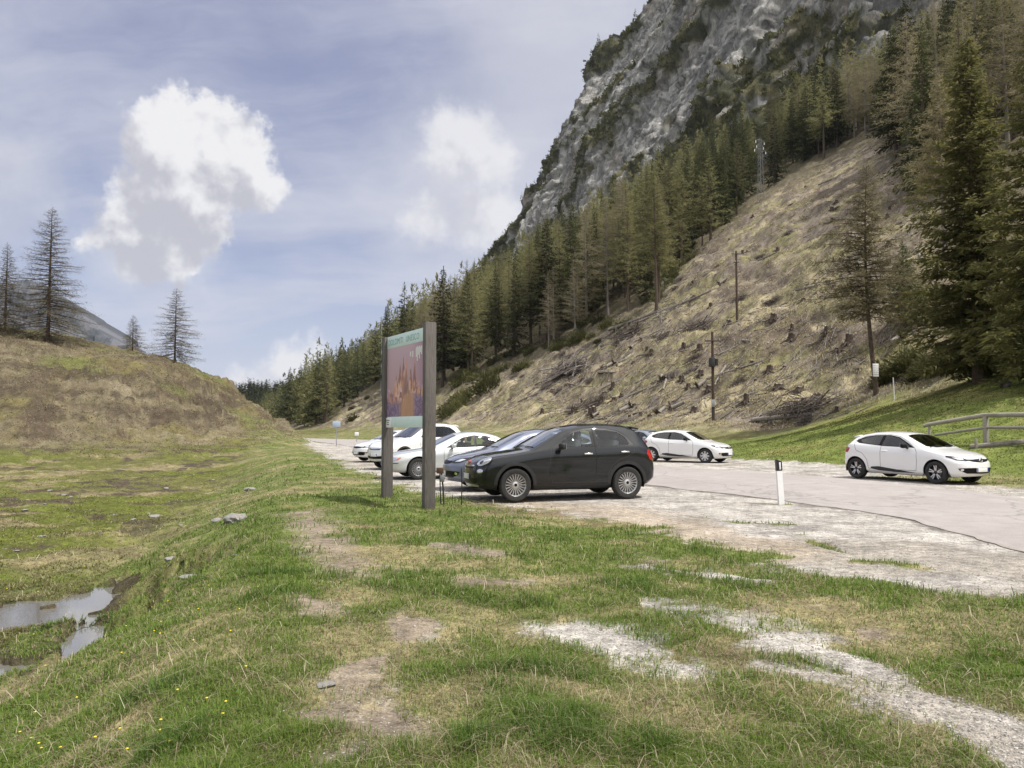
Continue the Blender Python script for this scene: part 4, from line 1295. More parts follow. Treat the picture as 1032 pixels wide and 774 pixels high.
class Shell:
    """half a car body: a along the length, q round the section (0 floor centre .. 8 roof centre)"""
    NA, NQ = 760, 321
    QS = .25
    def __init__(s, sp):
        s.sp = sp
        L, Df, Dr = sp['L'], sp['Df'], sp['Dr']
        Af, Ar = sp.get('Af', 1.05), sp.get('Ar', .95)
        s.Af, s.Ar, s.A = Af, Ar, Af + (L - Df - Dr) + Ar
        s.L, s.W = L, sp['w']
        a = np.linspace(0, s.A, s.NA)
        xi = np.empty_like(a); g = np.ones_like(a)
        f = a < Af; r_ = a > s.A - Ar
        ph = np.clip(a / Af, 0, 1) * np.pi / 2
        xf = Df * (1 - np.cos(ph))
        ph2 = np.clip((s.A - a) / Ar, 0, 1) * np.pi / 2
        xr = L - Dr * (1 - np.cos(ph2))
        xi = np.where(f, xf, np.where(r_, xr, Df + (a - Af)))
        pf, pr = sp['pf'], sp['pr']
        g = np.where(f, (1 - np.clip(1 - xi / Df, 0, 1) ** pf) ** (1 / pf), g)
        g = np.where(r_, (1 - np.clip(1 - (L - xi) / Dr, 0, 1) ** pr) ** (1 / pr), g)
        g = np.maximum(g, 1e-3)
        s.a, s.xi = a, xi
        T = lambda k: gsmooth(np.interp(xi, *zip(*sp[k])), 7)
        zb, top, belt, ze, wr = T('zb'), T('top'), T('belt'), T('edge'), T('wr')
        w = sp['w'] * np.ones_like(a)
        bulge = T('w_') if 'w_' in sp else 1.0
        w = w * bulge
        belt = np.minimum(belt, ze - .006)
        C = np.zeros((s.NA, 9, 2))
        C[:, 0] = np.stack([0 * w, zb], 1)
        C[:, 1] = np.stack([.80 * w, zb], 1)
        C[:, 2] = np.stack([.955 * w, zb + .10], 1)
        C[:, 3] = np.stack([.978 * w, zb + .36 * (belt - zb)], 1)
        C[:, 4] = np.stack([1.0 * w, belt - .15], 1)
        C[:, 5] = np.stack([.935 * w, belt], 1)
        C[:, 6] = np.stack([wr, ze], 1)
        C[:, 7] = np.stack([.55 * wr, top - .25 * (top - ze)], 1)
        C[:, 8] = np.stack([0 * w, top], 1)
        q = np.linspace(0, 8, s.NQ)
        k = np.clip(q.astype(int), 0, 7); fr = (q - k)[None, :, None]
        S = C[:, k] * (1 - fr) + C[:, k + 1] * fr
        pad = 40
        lo = S[:, 1:pad + 1][:, ::-1].copy(); lo[..., 0] *= -1
        hi = S[:, -pad - 1:-1][:, ::-1].copy(); hi[..., 0] *= -1
        S = np.concatenate([lo, S, hi], 1)
        S = gsmooth(S, sp.get('qs', 8.5), 1)[:, pad:-pad]
        Y, Z = S[..., 0] * g[:, None], S[..., 1]
        nz = np.interp(Z, *zip(*sp['nose'])); tz = np.interp(Z, *zip(*sp['tail']))
        ff = np.clip(1 - xi / 1.1, 0, 1)[:, None] ** 1.5; fr_ = np.clip(1 - (L - xi) / .9, 0, 1)[:, None] ** 1.5
        X = xi[:, None] + nz * ff - tz * fr_
        s.P = np.stack([X, Y, Z], -1)
        s.q = q
        da = np.gradient(s.P, axis=0); dq = np.gradient(s.P, axis=1)
        n = np.cross(dq, da)      # outward
        n /= np.linalg.norm(n, axis=2)[..., None] + 1e-12
        s.Nn = n
    def _bil(s, A, d):
        i = np.clip(d[:, 0] / s.A * (s.NA - 1), 0, s.NA - 1.001); j = np.clip(d[:, 1] / 8 * (s.NQ - 1), 0, s.NQ - 1.001)
        i0, j0 = i.astype(int), j.astype(int); u, v = (i - i0)[:, None], (j - j0)[:, None]
        return (A[i0, j0] * (1 - u) * (1 - v) + A[i0 + 1, j0] * u * (1 - v) + A[i0, j0 + 1] * (1 - u) * v + A[i0 + 1, j0 + 1] * u * v)
    def pos(s, d): return s._bil(s.P, np.asarray(d, float))
    def nor(s, d):
        n = s._bil(s.Nn, np.asarray(d, float))
        return n / (np.linalg.norm(n, axis=1)[:, None] + 1e-9)
    def inv(s, pts, mode):
        ax = {'side': (0, 2), 'front': (1, 2), 'rear': (1, 2), 'top': (0, 1)}[mode]
        A = s.P[..., ax]
        ok = np.ones((s.NA, s.NQ), bool)
        qq = s.q[None, :]; aa = s.a[:, None]
        if mode == 'side': ok &= (qq > 1.4) & (qq < 7.0)
        if mode == 'front': ok &= (aa < s.Af * 1.25) & (qq > 1.2)
        if mode == 'rear': ok &= (aa > s.A - s.Ar * 1.5) & (qq > 1.2)
        if mode == 'top': ok &= (qq > 4.6)
        out = []
        for p in pts:
            d2 = (A[..., 0] - p[0]) ** 2 + (A[..., 1] - p[1]) ** 2
            d2 = np.where(ok, d2, 1e9)
            i, j = np.unravel_index(np.argmin(d2), d2.shape)
            d = np.array([s.a[i], s.q[j]])
            for _ in range(4):
                e = .004
                P0_ = s.pos(np.array([d, d + [e, 0], d + [0, e]]))[:, ax]
                J = np.stack([(P0_[1] - P0_[0]) / e, (P0_[2] - P0_[0]) / e], 1)
                rres = np.array(p) - P0_[0]
                det = np.linalg.det(J)
                if abs(det) < 1e-4: break
                st_ = np.linalg.solve(J, rres)
                if np.abs(st_).max() > .25: break
                d = d + st_
            d[0] = min(max(d[0], 0), s.A); d[1] = min(max(d[1], 0), 8)
            out.append(d)
        return np.array(out)

def dens_poly(p, step=.035, closed=True):
    o = []
    n = len(p)
    for i in range(n if closed else n - 1):
        a, b = np.array(p[i], float), np.array(p[(i + 1) % n], float)
        k = max(1, int(np.linalg.norm(b - a) / step))
        for q in range(k): o.append(a + (b - a) * q / k)
    if not closed: o.append(np.array(p[-1], float))
    return o

def pip(pts, poly):
    return poly_sd(pts[:, 0], pts[:, 1], poly) < 0

def cdt_region(S, loops, spacing, box):
    """triangulate a box of the (a,q) domain with the loops as constraint edges"""
    qs = S.QS
    a0, a1, q0, q1 = box
    V, E = [], []
    def loop(p):
        b = len(V)
        for d in p: V.append(Vector((d[0], d[1] * qs)))
        n = len(p)
        for i in range(n): E.append((b + i, b + (i + 1) % n))
    nb = max(2, int((a1 - a0) / spacing)); nq = max(2, int((q1 - q0) * qs / spacing))
    rect = [(a0 + (a1 - a0) * i / nb, q0) for i in range(nb)] + [(a1, q0 + (q1 - q0) * i / nq) for i in range(nq)] + \
           [(a1 - (a1 - a0) * i / nb, q1) for i in range(nb)] + [(a0, q1 - (q1 - q0) * i / nq) for i in range(nq)]
    loop(rect)
    for p in loops: loop(p)
    for i in range(1, nb):
        for j in range(1, nq):
            V.append(Vector((a0 + (a1 - a0) * i / nb, (q0 + (q1 - q0) * j / nq) * qs)))
    r = delaunay_2d_cdt(V, E, [], 0, 1e-5)
    d = np.array([(v.x, v.y / qs) for v in r[0]])
    T = np.array([f for f in r[2] if len(f) == 3])
    return d, T

def shell_mesh(S, d, T, name, mat, parent, side=0, off=0.0, flip=False):
    """side 0: both halves joined in the middle, +1 left, -1 right"""
    used = np.unique(T); mp = np.full(len(d), -1); mp[used] = np.arange(len(used))
    dd = d[used]; TT = mp[T]
    P = S.pos(dd); Nn = S.nor(dd)
    P = P + Nn * off
    P[:, 0] = S.L / 2 - P[:, 0]; Nn = Nn * np.array([-1, 1, 1])
    Vs, Ns, Fs = [], [], []
    # orient
    e1, e2 = P[TT[:, 1]] - P[TT[:, 0]], P[TT[:, 2]] - P[TT[:, 0]]
    bad = (np.cross(e1, e2) * Nn[TT[:, 0]]).sum(1) < 0
    TT = TT.copy(); TT[bad] = TT[bad][:, ::-1]
    if flip: TT = TT[:, ::-1]; Nn = -Nn
    if side >= 0: Vs.append(P); Ns.append(Nn); Fs.append(TT)
    if side <= 0:
        b = len(P) if side == 0 else 0
        Vs.append(P * [1, -1, 1]); Ns.append(Nn * [1, -1, 1]); Fs.append(TT[:, ::-1] + b)
    V, Nn, F = np.concatenate(Vs), np.concatenate(Ns), np.concatenate(Fs)
    # the centre line belongs to both halves
    cen = np.abs(V[:, 1]) < 1e-4
    Nn[cen, 1] = 0
    Nn /= np.linalg.norm(Nn, axis=1)[:, None] + 1e-9
    return mesh_np(name, V, [F], mat, parent, True, normals=Nn)

def patch(S, dom, name, mat, parent, side=0, off=.004, spacing=.03):
    p = np.array(dom)
    lo, hi = p.min(0) - .06, p.max(0) + .12
    lo[1] = max(lo[1], 0); hi[1] = min(hi[1], 8); lo[0] = max(lo[0], 0); hi[0] = min(hi[0], S.A)
    d, T = cdt_region(S, [p], spacing, (lo[0], hi[0], lo[1], hi[1]))
    cen = d[T].mean(1)
    k = pip(cen * [1, S.QS], p * [1, S.QS])
    return shell_mesh(S, d, T[k], name, mat, parent, side, off)

def ribbon(S, dom, half, off, sides):
    """thin strips along a line of the shell; returns V,F"""
    d = np.array(dom)
    P, Nn = S.pos(d), S.nor(d)
    t = np.gradient(P, axis=0); t /= np.linalg.norm(t, axis=1)[:, None] + 1e-9
    sd = np.cross(t, Nn)
    A, B = P + sd * half + Nn * off, P - sd * half + Nn * off
    V = np.stack([A, B], 1).reshape(-1, 3); V[:, 0] = S.L / 2 - V[:, 0]
    n = len(P)
    F = np.array([(2 * i, 2 * i + 1, 2 * i + 3, 2 * i + 2) for i in range(n - 1)])
    Vs, Fs, b = [], [], 0
    for sgn in sides:
        Vs.append(V * [1, sgn, 1]); Fs.append((F if sgn > 0 else F[:, ::-1]) + b); b += len(V)
    return np.concatenate(Vs), np.concatenate(Fs)

def make_wheel(parent, x, y, R, W, style, side, turn=0.0):
    w = thing('wheel', None, None, (x, y, R), 0)
    w.parent = parent
    w.rotation_euler = (0, 0, (0 if side > 0 else math.pi) + turn)
    r = R
    mb = MB().lathe([(r * .655, -W * .42), (r * .80, -W * .5), (r * .93, -W * .48), (r * .985, -W * .38), (r, -W * .2), (r, W * .2), (r * .985, W * .38), (r * .93, W * .48), (r * .80, W * .5), (r * .655, W * .42)], 48)
    mb.build('tyre', M_RUBBER, w)
    al = M_DALLOY if style == 'dark5' else M_ALLOY
    rim = MB().lathe([(r * .655, -W * .42), (r * .62, -W * .35), (r * .60, W * .2), (r * .625, W * .36), (r * .67, W * .44), (r * .672, W * .40)], 48)
    def spoke(a, r0, r1, w0, w1, y0, y1, m=0):
        c, s_ = math.cos(a), math.sin(a)
        def pt(rr, tt, yy): return (rr * c - tt * s_, yy, rr * s_ + tt * c)
        V = [pt(r0, -w0, y0), pt(r0, w0, y0), pt(r1, w1, y1), pt(r1, -w1, y1), pt(r0, -w0, y0 - .03), pt(r0, w0, y0 - .03), pt(r1, w1, y1 - .03), pt(r1, -w1, y1 - .03)]
        rim.add(V, [(0, 1, 2, 3), (4, 7, 6, 5), (0, 4, 5, 1), (1, 5, 6, 2), (2, 6, 7, 3), (3, 7, 4, 0)], m)
    if style == 'multi':
        for k in range(20): spoke(2 * math.pi * k / 20, r * .17, r * .63, r * .016, r * .028, W * .34, W * .38)
        rim.lathe([(0, W * .40), (r * .12, W * .40), (r * .2, W * .34), (r * .2, W * .2)], 24)
        rim.lathe([(0, W * .43), (r * .09, W * .42), (r * .10, W * .38)], 20, m=1)
    elif style == 'dark5':
        for k in range(5):
            a = 2 * math.pi * k / 5 + .3
            spoke(a - .17, r * .15, r * .63, r * .04, r * .045, W * .34, W * .40, 1)
            spoke(a + .17, r * .15, r * .63, r * .04, r * .045, W * .34, W * .40, 1)
            spoke(a, r * .30, r * .63, r * .02, r * .03, W * .31, W * .36)
        rim.lathe([(0, W * .42), (r * .12, W * .40), (r * .18, W * .32)], 24)
    else:
        for k in range(8): spoke(2 * math.pi * k / 8, r * .15, r * .63, r * .085, r * .10, W * .36, W * .40)
        rim.lathe([(0, W * .43), (r * .16, W * .41), (r * .2, W * .33)], 24)
    rim.build('rim', [al, M_ALLOY if style == 'dark5' else M_TRIM], w)
    MB().lathe([(0, W * .1), (r * .46, W * .1), (r * .46, W * .04), (r * .47, -W * .2), (r * .64, -W * .22), (r * .64, -W * .3)], 32).build('brake_disc', M_BRAKE, w)
    return w

def rb(c, size, bev, rot=None): return MB().box(c, size, bev, rot, seg=3)

def build_car(sp, name, label, cat, paint_m, wheel_style, group=None, seat=M_SEAT, glass=M_GLASS, front_detail=None, simple_in=False):
    S = sp.get('_shell')
    if S is None: S = sp['_shell'] = Shell(sp)
    L, hw = S.L, S.W
    root = thing(name, label, cat, (0, 0, 0), 0, group)
    X = lambda xi: L / 2 - xi
    dlo = S.inv(dens_poly(sp['dlo']), 'side')
    panes = [S.inv(dens_poly(p), 'side') for p in sp['panes']]
    doors = [S.inv(dens_poly(p), 'side') for p in sp['doors']]
    arches, clad = [], []
    for xw in (sp['xf'], sp['xr']):
        for dst, rr in ((arches, sp['R'] + .055), (clad, sp['R'] + .125)):
            z0 = float(np.interp(xw, *zip(*sp['zb']))) + .05
            a0 = math.asin(max(-1, min(1, (z0 - sp['R']) / rr)))
            pts = [(xw - rr * math.cos(th), sp['R'] + rr * math.sin(th)) for th in np.linspace(a0, math.pi - a0, 44)]
            D = S.inv(pts, 'side')
            dst.append(np.concatenate([D, [[D[-1][0], .85], [D[0][0], .85]]]))
    def af(xi): return float(np.interp(xi, S.xi, S.a))
    ws, rw = sp['ws'], sp['rw']
    wsp = np.array([(af(ws[0]) , 7.999), (af(ws[0]) + .0, 7.2), (af(ws[0]) + .10, 6.35), (af((ws[0] + ws[1]) / 2), 6.22), (af(ws[1]) - .02, 6.2), (af(ws[1]), 6.6), (af(ws[1]) + .015, 7.999)])
    rwp = np.array([(af(rw[0]), 7.999), (af(rw[0]) + .01, 6.4), (af((rw[0] + rw[1]) / 2), 6.28), (af(rw[1]), 6.35), (af(rw[1]), 7.999)])
    wsd, rwd = np.array(dens_poly(wsp * [1, S.QS], .04)) / [1, S.QS], np.array(dens_poly(rwp * [1, S.QS], .04)) / [1, S.QS]
    hood = np.array(dens_poly(np.array([(af(.16), 7.999), (af(.22), 6.2), (af(.5), 5.75), (af(ws[0] - .05), 5.9), (af(ws[0] - .015) + .03, 6.5), (af(ws[0]) - .03, 7.999)]) * [1, S.QS], .04)) / [1, S.QS]
    loops = [dlo, wsd, rwd, hood] + doors + arches + (clad if sp.get('clad') else [])
    d, T = cdt_region(S, loops, .034, (0, S.A, 0, 8))
    cq = d[T].mean(1) * [1, S.QS]
    I = lambda p: pip(cq, np.array(p) * [1, S.QS])
    hole = I(dlo) | I(wsd) | I(rwd) | I(arches[0]) | I(arches[1])
    hd = I(hood) & ~hole
    dr = [I(p) & ~hole for p in doors]
    if len(dr) > 1: dr[1] &= ~dr[0]
    body = ~hole & ~hd
    for q in dr: body &= ~q
    bm_ = paint_m
    zc = S.pos(d)[T].mean(1)
    if sp.get('clad'):
        lowm = (I(clad[0]) | I(clad[1]) | (zc[:, 2] < .33)) & ~hole
        lowm &= ~(zc[:, 0] > 99)
        shell_mesh(S, d, T[body & lowm], 'cladding', M_PLASTIC, root)
        body &= ~lowm
    else:
        under = (cq[:, 1] < 1.05 * S.QS) & body
        shell_mesh(S, d, T[under], 'underbody', M_PLASTIC, root)
        body &= ~under
    shell_mesh(S, d, T[body], 'body', bm_, root)
    shell_mesh(S, d, T[hd], 'hood', bm_, root)
    inner = ~hole & (zc[:, 0] > sp['ws'][0] - .25)
    shell_mesh(S, d, T[inner], 'inner_lining', M_INNER, root, off=-.035, flip=True)
    # doors with panes and handles
    for side in (1, -1):
        for k, q in enumerate(dr):
            dob = shell_mesh(S, d, T[q & ~(zc[:, 2] < .0)], 'door', bm_, root, side)
            if k < len(panes): patch(S, panes[k], 'window', glass if k == 0 else sp.get('glass2', glass), dob, side, -.004)
            if k < len(sp['handles']):
                hp = sp['handles'][k]
                D = S.inv([hp], 'side'); P = S.pos(D)[0]
                rb((X(P[0]), side * (P[1] + .012), P[2]), (.20, .035, .032), .012).build('handle', sp.get('handle_m', M_CHROME) if sp.get('chrome') else bm_, dob)
        for k in range(len(dr), len(panes)):
            patch(S, panes[k], 'window', glass, root, side, -.004)
    # black surround of the side windows
    p = np.array(dlo); lo, hi = p.min(0) - .05, p.max(0) + .1
    dd, TT = cdt_region(S, [dlo] + panes, .04, (lo[0], hi[0], lo[1], min(hi[1], 8)))
    cc = dd[TT].mean(1) * [1, S.QS]
    k = pip(cc, p * [1, S.QS])
    for q in panes: k &= ~pip(cc, np.array(q) * [1, S.QS])
    shell_mesh(S, dd, TT[k], 'window_trim', M_TRIM, root, 0, -.002)
    patch(S, wsd, 'windshield', M_WSCREEN, root, 0, -.004)
    patch(S, rwd, 'rear_window', M_GLASSD, root, 0, -.004)
    # shut lines
    Vs, Fs, b = [], [], 0
    for q in doors:
        V, F = ribbon(S, np.concatenate([q, q[:1]]), .005, .0015, (1, -1)); Vs.append(V); Fs.append(F + b); b += len(V)
    hl = np.array([h for h in hood if h[1] < 7.9])
    V, F = ribbon(S, hl, .004, .0015, (1, -1)); Vs.append(V); Fs.append(F + b)
    mesh_np('panel_gap', np.concatenate(Vs), [np.concatenate(Fs)], M_INNER, root)
    # wheels and wells
    for xw, fr in ((sp['xf'], 1), (sp['xr'], 0)):
        for side in (1, -1):
            make_wheel(root, X(xw), side * (hw - .125), sp['R'], .215, wheel_style, side)
            r_ = sp['R'] + .075
            MB().lathe([(r_, side * (hw * .93)), (r_, side * (hw - .42)), (.02, side * (hw - .42))], 28, c=(X(xw), 0, sp['R']), a0=-.25, a1=math.pi + .25).build('wheel_well', M_INNER, root)
    # patches of lamps, grilles ...
    for (nm, mode, poly, mt, off, both) in sp['patches'] + (front_detail or []):
        if mode == 'dom': D = np.array(poly)
        else: D = S.inv(dens_poly(poly, .03), mode)
        for side in ((1, -1) if both else (0,)):
            patch(S, D, nm, mt if mt is not None else bm_, root, side, off, .02)
    # mirrors
    mx, mz = sp['mirror']
    D = S.inv([(mx, mz - .05)], 'side'); P = S.pos(D)[0]
    for side in (1, -1):
        o = MB()
        o.box((X(mx) + .0, side * (P[1] + .15), mz + .01), (.10, .20, .135), .045, Matrix.Rotation(side * .12, 3, 'Z'), seg=3, m=0)
        o.box((X(mx) - .052, side * (P[1] + .15), mz + .01), (.008, .165, .105), .003, Matrix.Rotation(side * .12, 3, 'Z'), m=1)
        o.box((X(mx) + .01, side * (P[1] + .03), mz - .05), (.07, .12, .035), .012, Matrix.Rotation(side * .5, 3, 'X'), m=2)
        o.build('side_mirror', [sp.get('mirror_m', bm_) or bm_, M_CHROME, M_PLASTIC], root)
    # plate
    for (xx, zz, sgn) in ((0, sp['plate_z'], 1), (1, sp.get('plate_zr', .62), -1)):
        xp = S.P[0 if sgn > 0 else -1][:, 0][np.argmin(np.abs(S.P[0 if sgn > 0 else -1][:, 2] - zz))]
        pl = MB().box((X(xp) + sgn * .012, 0, zz), (.012, .50, .11), .003).box((X(xp) + sgn * .0195, sgn * .225, zz), (.004, .04, .10), 0, m=1).box((X(xp) + sgn * .0195, -sgn * .225, zz), (.004, .04, .10), 0, m=1)
        pl.build('number_plate', [M_PLATE, M_BLUE], root)
    # wipers, antenna
    # cabin
    cab = MB()
    zs = sp['seat_z']
    fx, rx = sp['seat_x']
    for (sx, rows) in ((fx, (.37, -.37)), (rx, (.37, -.37, 0) if not simple_in else (.37, -.37))):
        for yy in rows:
            cab.box((X(sx), yy, zs), (.50, .48, .16), .06, seg=3)
            cab.box((X(sx + .28), yy, zs + .36), (.15, .46, .62), .06, Matrix.Rotation(-.25, 3, 'Y'), seg=3)
            cab.box((X(sx + .39), yy, zs + .77), (.10, .26, .17), .045, Matrix.Rotation(-.15, 3, 'Y'), seg=3, m=1)
    cab.build('seat', [seat, seat], root)
    dx = sp['ws'][0] + .33
    MB().box((X(dx), 0, zs + .40), (.42, hw * 1.55, .22), .07, seg=3).build('dashboard', M_INNER, root)
    st_ = MB()
    yw = .37
    pts = [(X(dx + .34) - .06 * math.sin(q), yw + .19 * math.cos(q), zs + .45 + .18 * math.sin(q)) for q in np.linspace(0, 2 * math.pi, 25)]
    st_.tube(pts, .015, 8, cap=False)
    st_.box((X(dx + .34), yw, zs + .45), (.03, .34, .05), .01)
    st_.build('steering_wheel', M_INNER, root)
    MB().box((X(L / 2 + .1), 0, zs - .16), (L * .62, hw * 1.6, .06), .02).build('cabin_floor', M_INNER, root)
    if sp.get('antenna'):
        ax_, az_ = sp['antenna']
        MB().tube([(X(ax_), 0, az_ - .01), (X(ax_ + .10), 0, az_ + .12), (X(ax_ + .18), 0, az_ + .22)], [.012, .006, .003], 6).build('antenna', M_PLASTIC, root)
    if sp.get('spoiler'):
        sx, sz, sw = sp['spoiler']
        MB().box((X(sx), 0, sz), (.20, sw, .04), .018, Matrix.Rotation(-.22, 3, 'Y'), seg=3).build('roof_spoiler', bm_, root)
    # wiper arms
    wp = MB()
    for y0, y1 in ((.10, .62), (-.55, -.05)):
        D = [(af(ws[0]) + .05 - .02 * abs(yy), 0) for yy in np.linspace(y0, y1, 6)]
        tp = S.inv([(ws[0] + .03, abs(y0)), (ws[0] + .06, abs(y1))], 'top'); PP = S.pos(tp)
        wp.tube([(X(PP[0][0]), math.copysign(PP[0][1], y0 + .001), PP[0][2] + .012), (X(PP[1][0]), math.copysign(PP[1][1], y1), PP[1][2] + .012)], .008, 5)
    wp.build('wiper', M_PLASTIC, root)
    return root

def ellipse(cy, cz, ry, rz, n=20, rot=0.0):
    o = []
    for k in range(n):
        t = 2 * math.pi * k / n
        y, z = ry * math.cos(t), rz * math.sin(t)
        o.append((cy + y * math.cos(rot) - z * math.sin(rot), cz + y * math.sin(rot) + z * math.cos(rot)))
    return o

CROSS = dict(L=4.25, w=.90, Df=.55, Dr=.38, pf=2.5, pr=2.9, R=.342, xf=.86, xr=3.43, clad=True, chrome=True, qs=6.0,
    zb=[(0, .27), (.3, .24), (.8, .22), (3.4, .22), (3.9, .26), (4.25, .34)],
    top=[(0, .79), (.1, .86), (.25, .925), (.5, .975), (.9, 1.02), (1.18, 1.06), (1.24, 1.08), (1.95, 1.475), (2.1, 1.53), (2.4, 1.58), (2.75, 1.605), (3.2, 1.605), (3.55, 1.58), (3.74, 1.545), (4.05, 1.19), (4.17, 1.06), (4.25, .95)],
    edge=[(0, .78), (.1, .84), (.25, .90), (.5, .945), (.9, .985), (1.18, 1.03), (1.24, 1.045), (1.95, 1.425), (2.1, 1.475), (2.4, 1.525), (2.75, 1.545), (3.2, 1.54), (3.55, 1.51), (3.74, 1.47), (4.05, 1.15), (4.17, 1.03), (4.25, .94)],
    belt=[(0, .74), (.1, .80), (.25, .86), (.5, .915), (.9, .965), (1.3, 1.025), (1.7, 1.07), (2.6, 1.095), (3.4, 1.12), (3.7, 1.12), (4.0, 1.04), (4.25, .92)],
    wr=[(0, .70), (.5, .73), (1.1, .765), (1.3, .77), (2.0, .635), (2.4, .61), (3.2, .60), (3.7, .56), (4.1, .66), (4.25, .68)],
    w_=[(0, .97), (.5, .985), (.86, 1.0), (1.4, .985), (2.6, .985), (3.3, 1.005), (3.8, .99), (4.25, .95)],
    nose=[(.2, .10), (.36, .02), (.5, 0), (.62, .01), (.75, .04), (.85, .11), (1.0, .25)],
    tail=[(.3, .10), (.45, .01), (.6, 0), (.8, .03), (1.0, .07), (1.3, .03)],
    ws=(1.26, 2.02), rw=(3.76, 4.04),
    dlo=[(1.70, 1.10), (1.95, 1.285), (2.20, 1.43), (2.5, 1.485), (3.0, 1.485), (3.28, 1.445), (3.49, 1.325), (3.62, 1.165), (3.57, 1.135), (3.2, 1.115), (2.6, 1.10)],
    panes=[[(1.82, 1.125), (2.0, 1.275), (2.24, 1.41), (2.5, 1.46), (2.595, 1.46), (2.615, 1.115)], [(2.755, 1.12), (2.745, 1.46), (3.0, 1.458), (3.25, 1.42), (3.44, 1.305), (3.50, 1.18), (3.47, 1.145)]],
    doors=[[(1.69, .37), (1.635, .62), (1.63, .9), (1.67, 1.085), (1.95, 1.305), (2.2, 1.455), (2.5, 1.505), (2.68, 1.507), (2.69, .37)], [(2.69, .37), (2.68, 1.507), (3.0, 1.503), (3.28, 1.455), (3.49, 1.33), (3.62, 1.16), (3.58, .98), (3.42, .90), (3.2, .83), (3.05, .70), (2.965, .52), (2.95, .37)]],
    handles=[(2.50, .965), (3.36, 1.0)], mirror=(1.86, 1.12), plate_z=.50, plate_zr=.80, seat_z=.585, seat_x=(2.05, 2.95), antenna=(3.30, 1.575), spoiler=(3.775, 1.505, 1.04), mirror_m=M_PLASTIC,
    patches=[
        ('headlight', 'front', ellipse(.625, .815, .145, .085, 24, .12), M_LAMP, .006, True),
        ('headlight_lens', 'front', ellipse(.60, .80, .040, .035, 16), M_LAMPD, .009, True),
        ('fog_light', 'front', ellipse(.645, .625, .115, .07, 22, .1), M_LAMPD, .006, True),
        ('fog_light_ring', 'front', ellipse(.645, .625, .075, .042, 18, .1), M_LAMP, .009, True),
        ('chrome_bar', 'front', [(0, .70), (.40, .715), (.44, .735), (.38, .745), (0, .735)], M_CHROME, .006, False),
        ('grille', 'front', [(0, .665), (.36, .675), (.40, .70), (.36, .705), (0, .69)], M_TRIM, .006, False),
        ('lower_grille', 'front', [(0, .36), (.50, .37), (.60, .44), (.52, .47), (0, .45)], M_TRIM, .006, False),
        ('skid_plate', 'front', [(0, .285), (.52, .30), (.58, .335), (.50, .35), (0, .345)], M_ALLOY, .008, False),
        ('taillight', 'side', [(3.97, .82), (3.90, .96), (3.93, 1.04), (4.05, 1.03), (4.14, .95), (4.17, .84), (4.10, .80)], M_RED, .006, True),
    ])

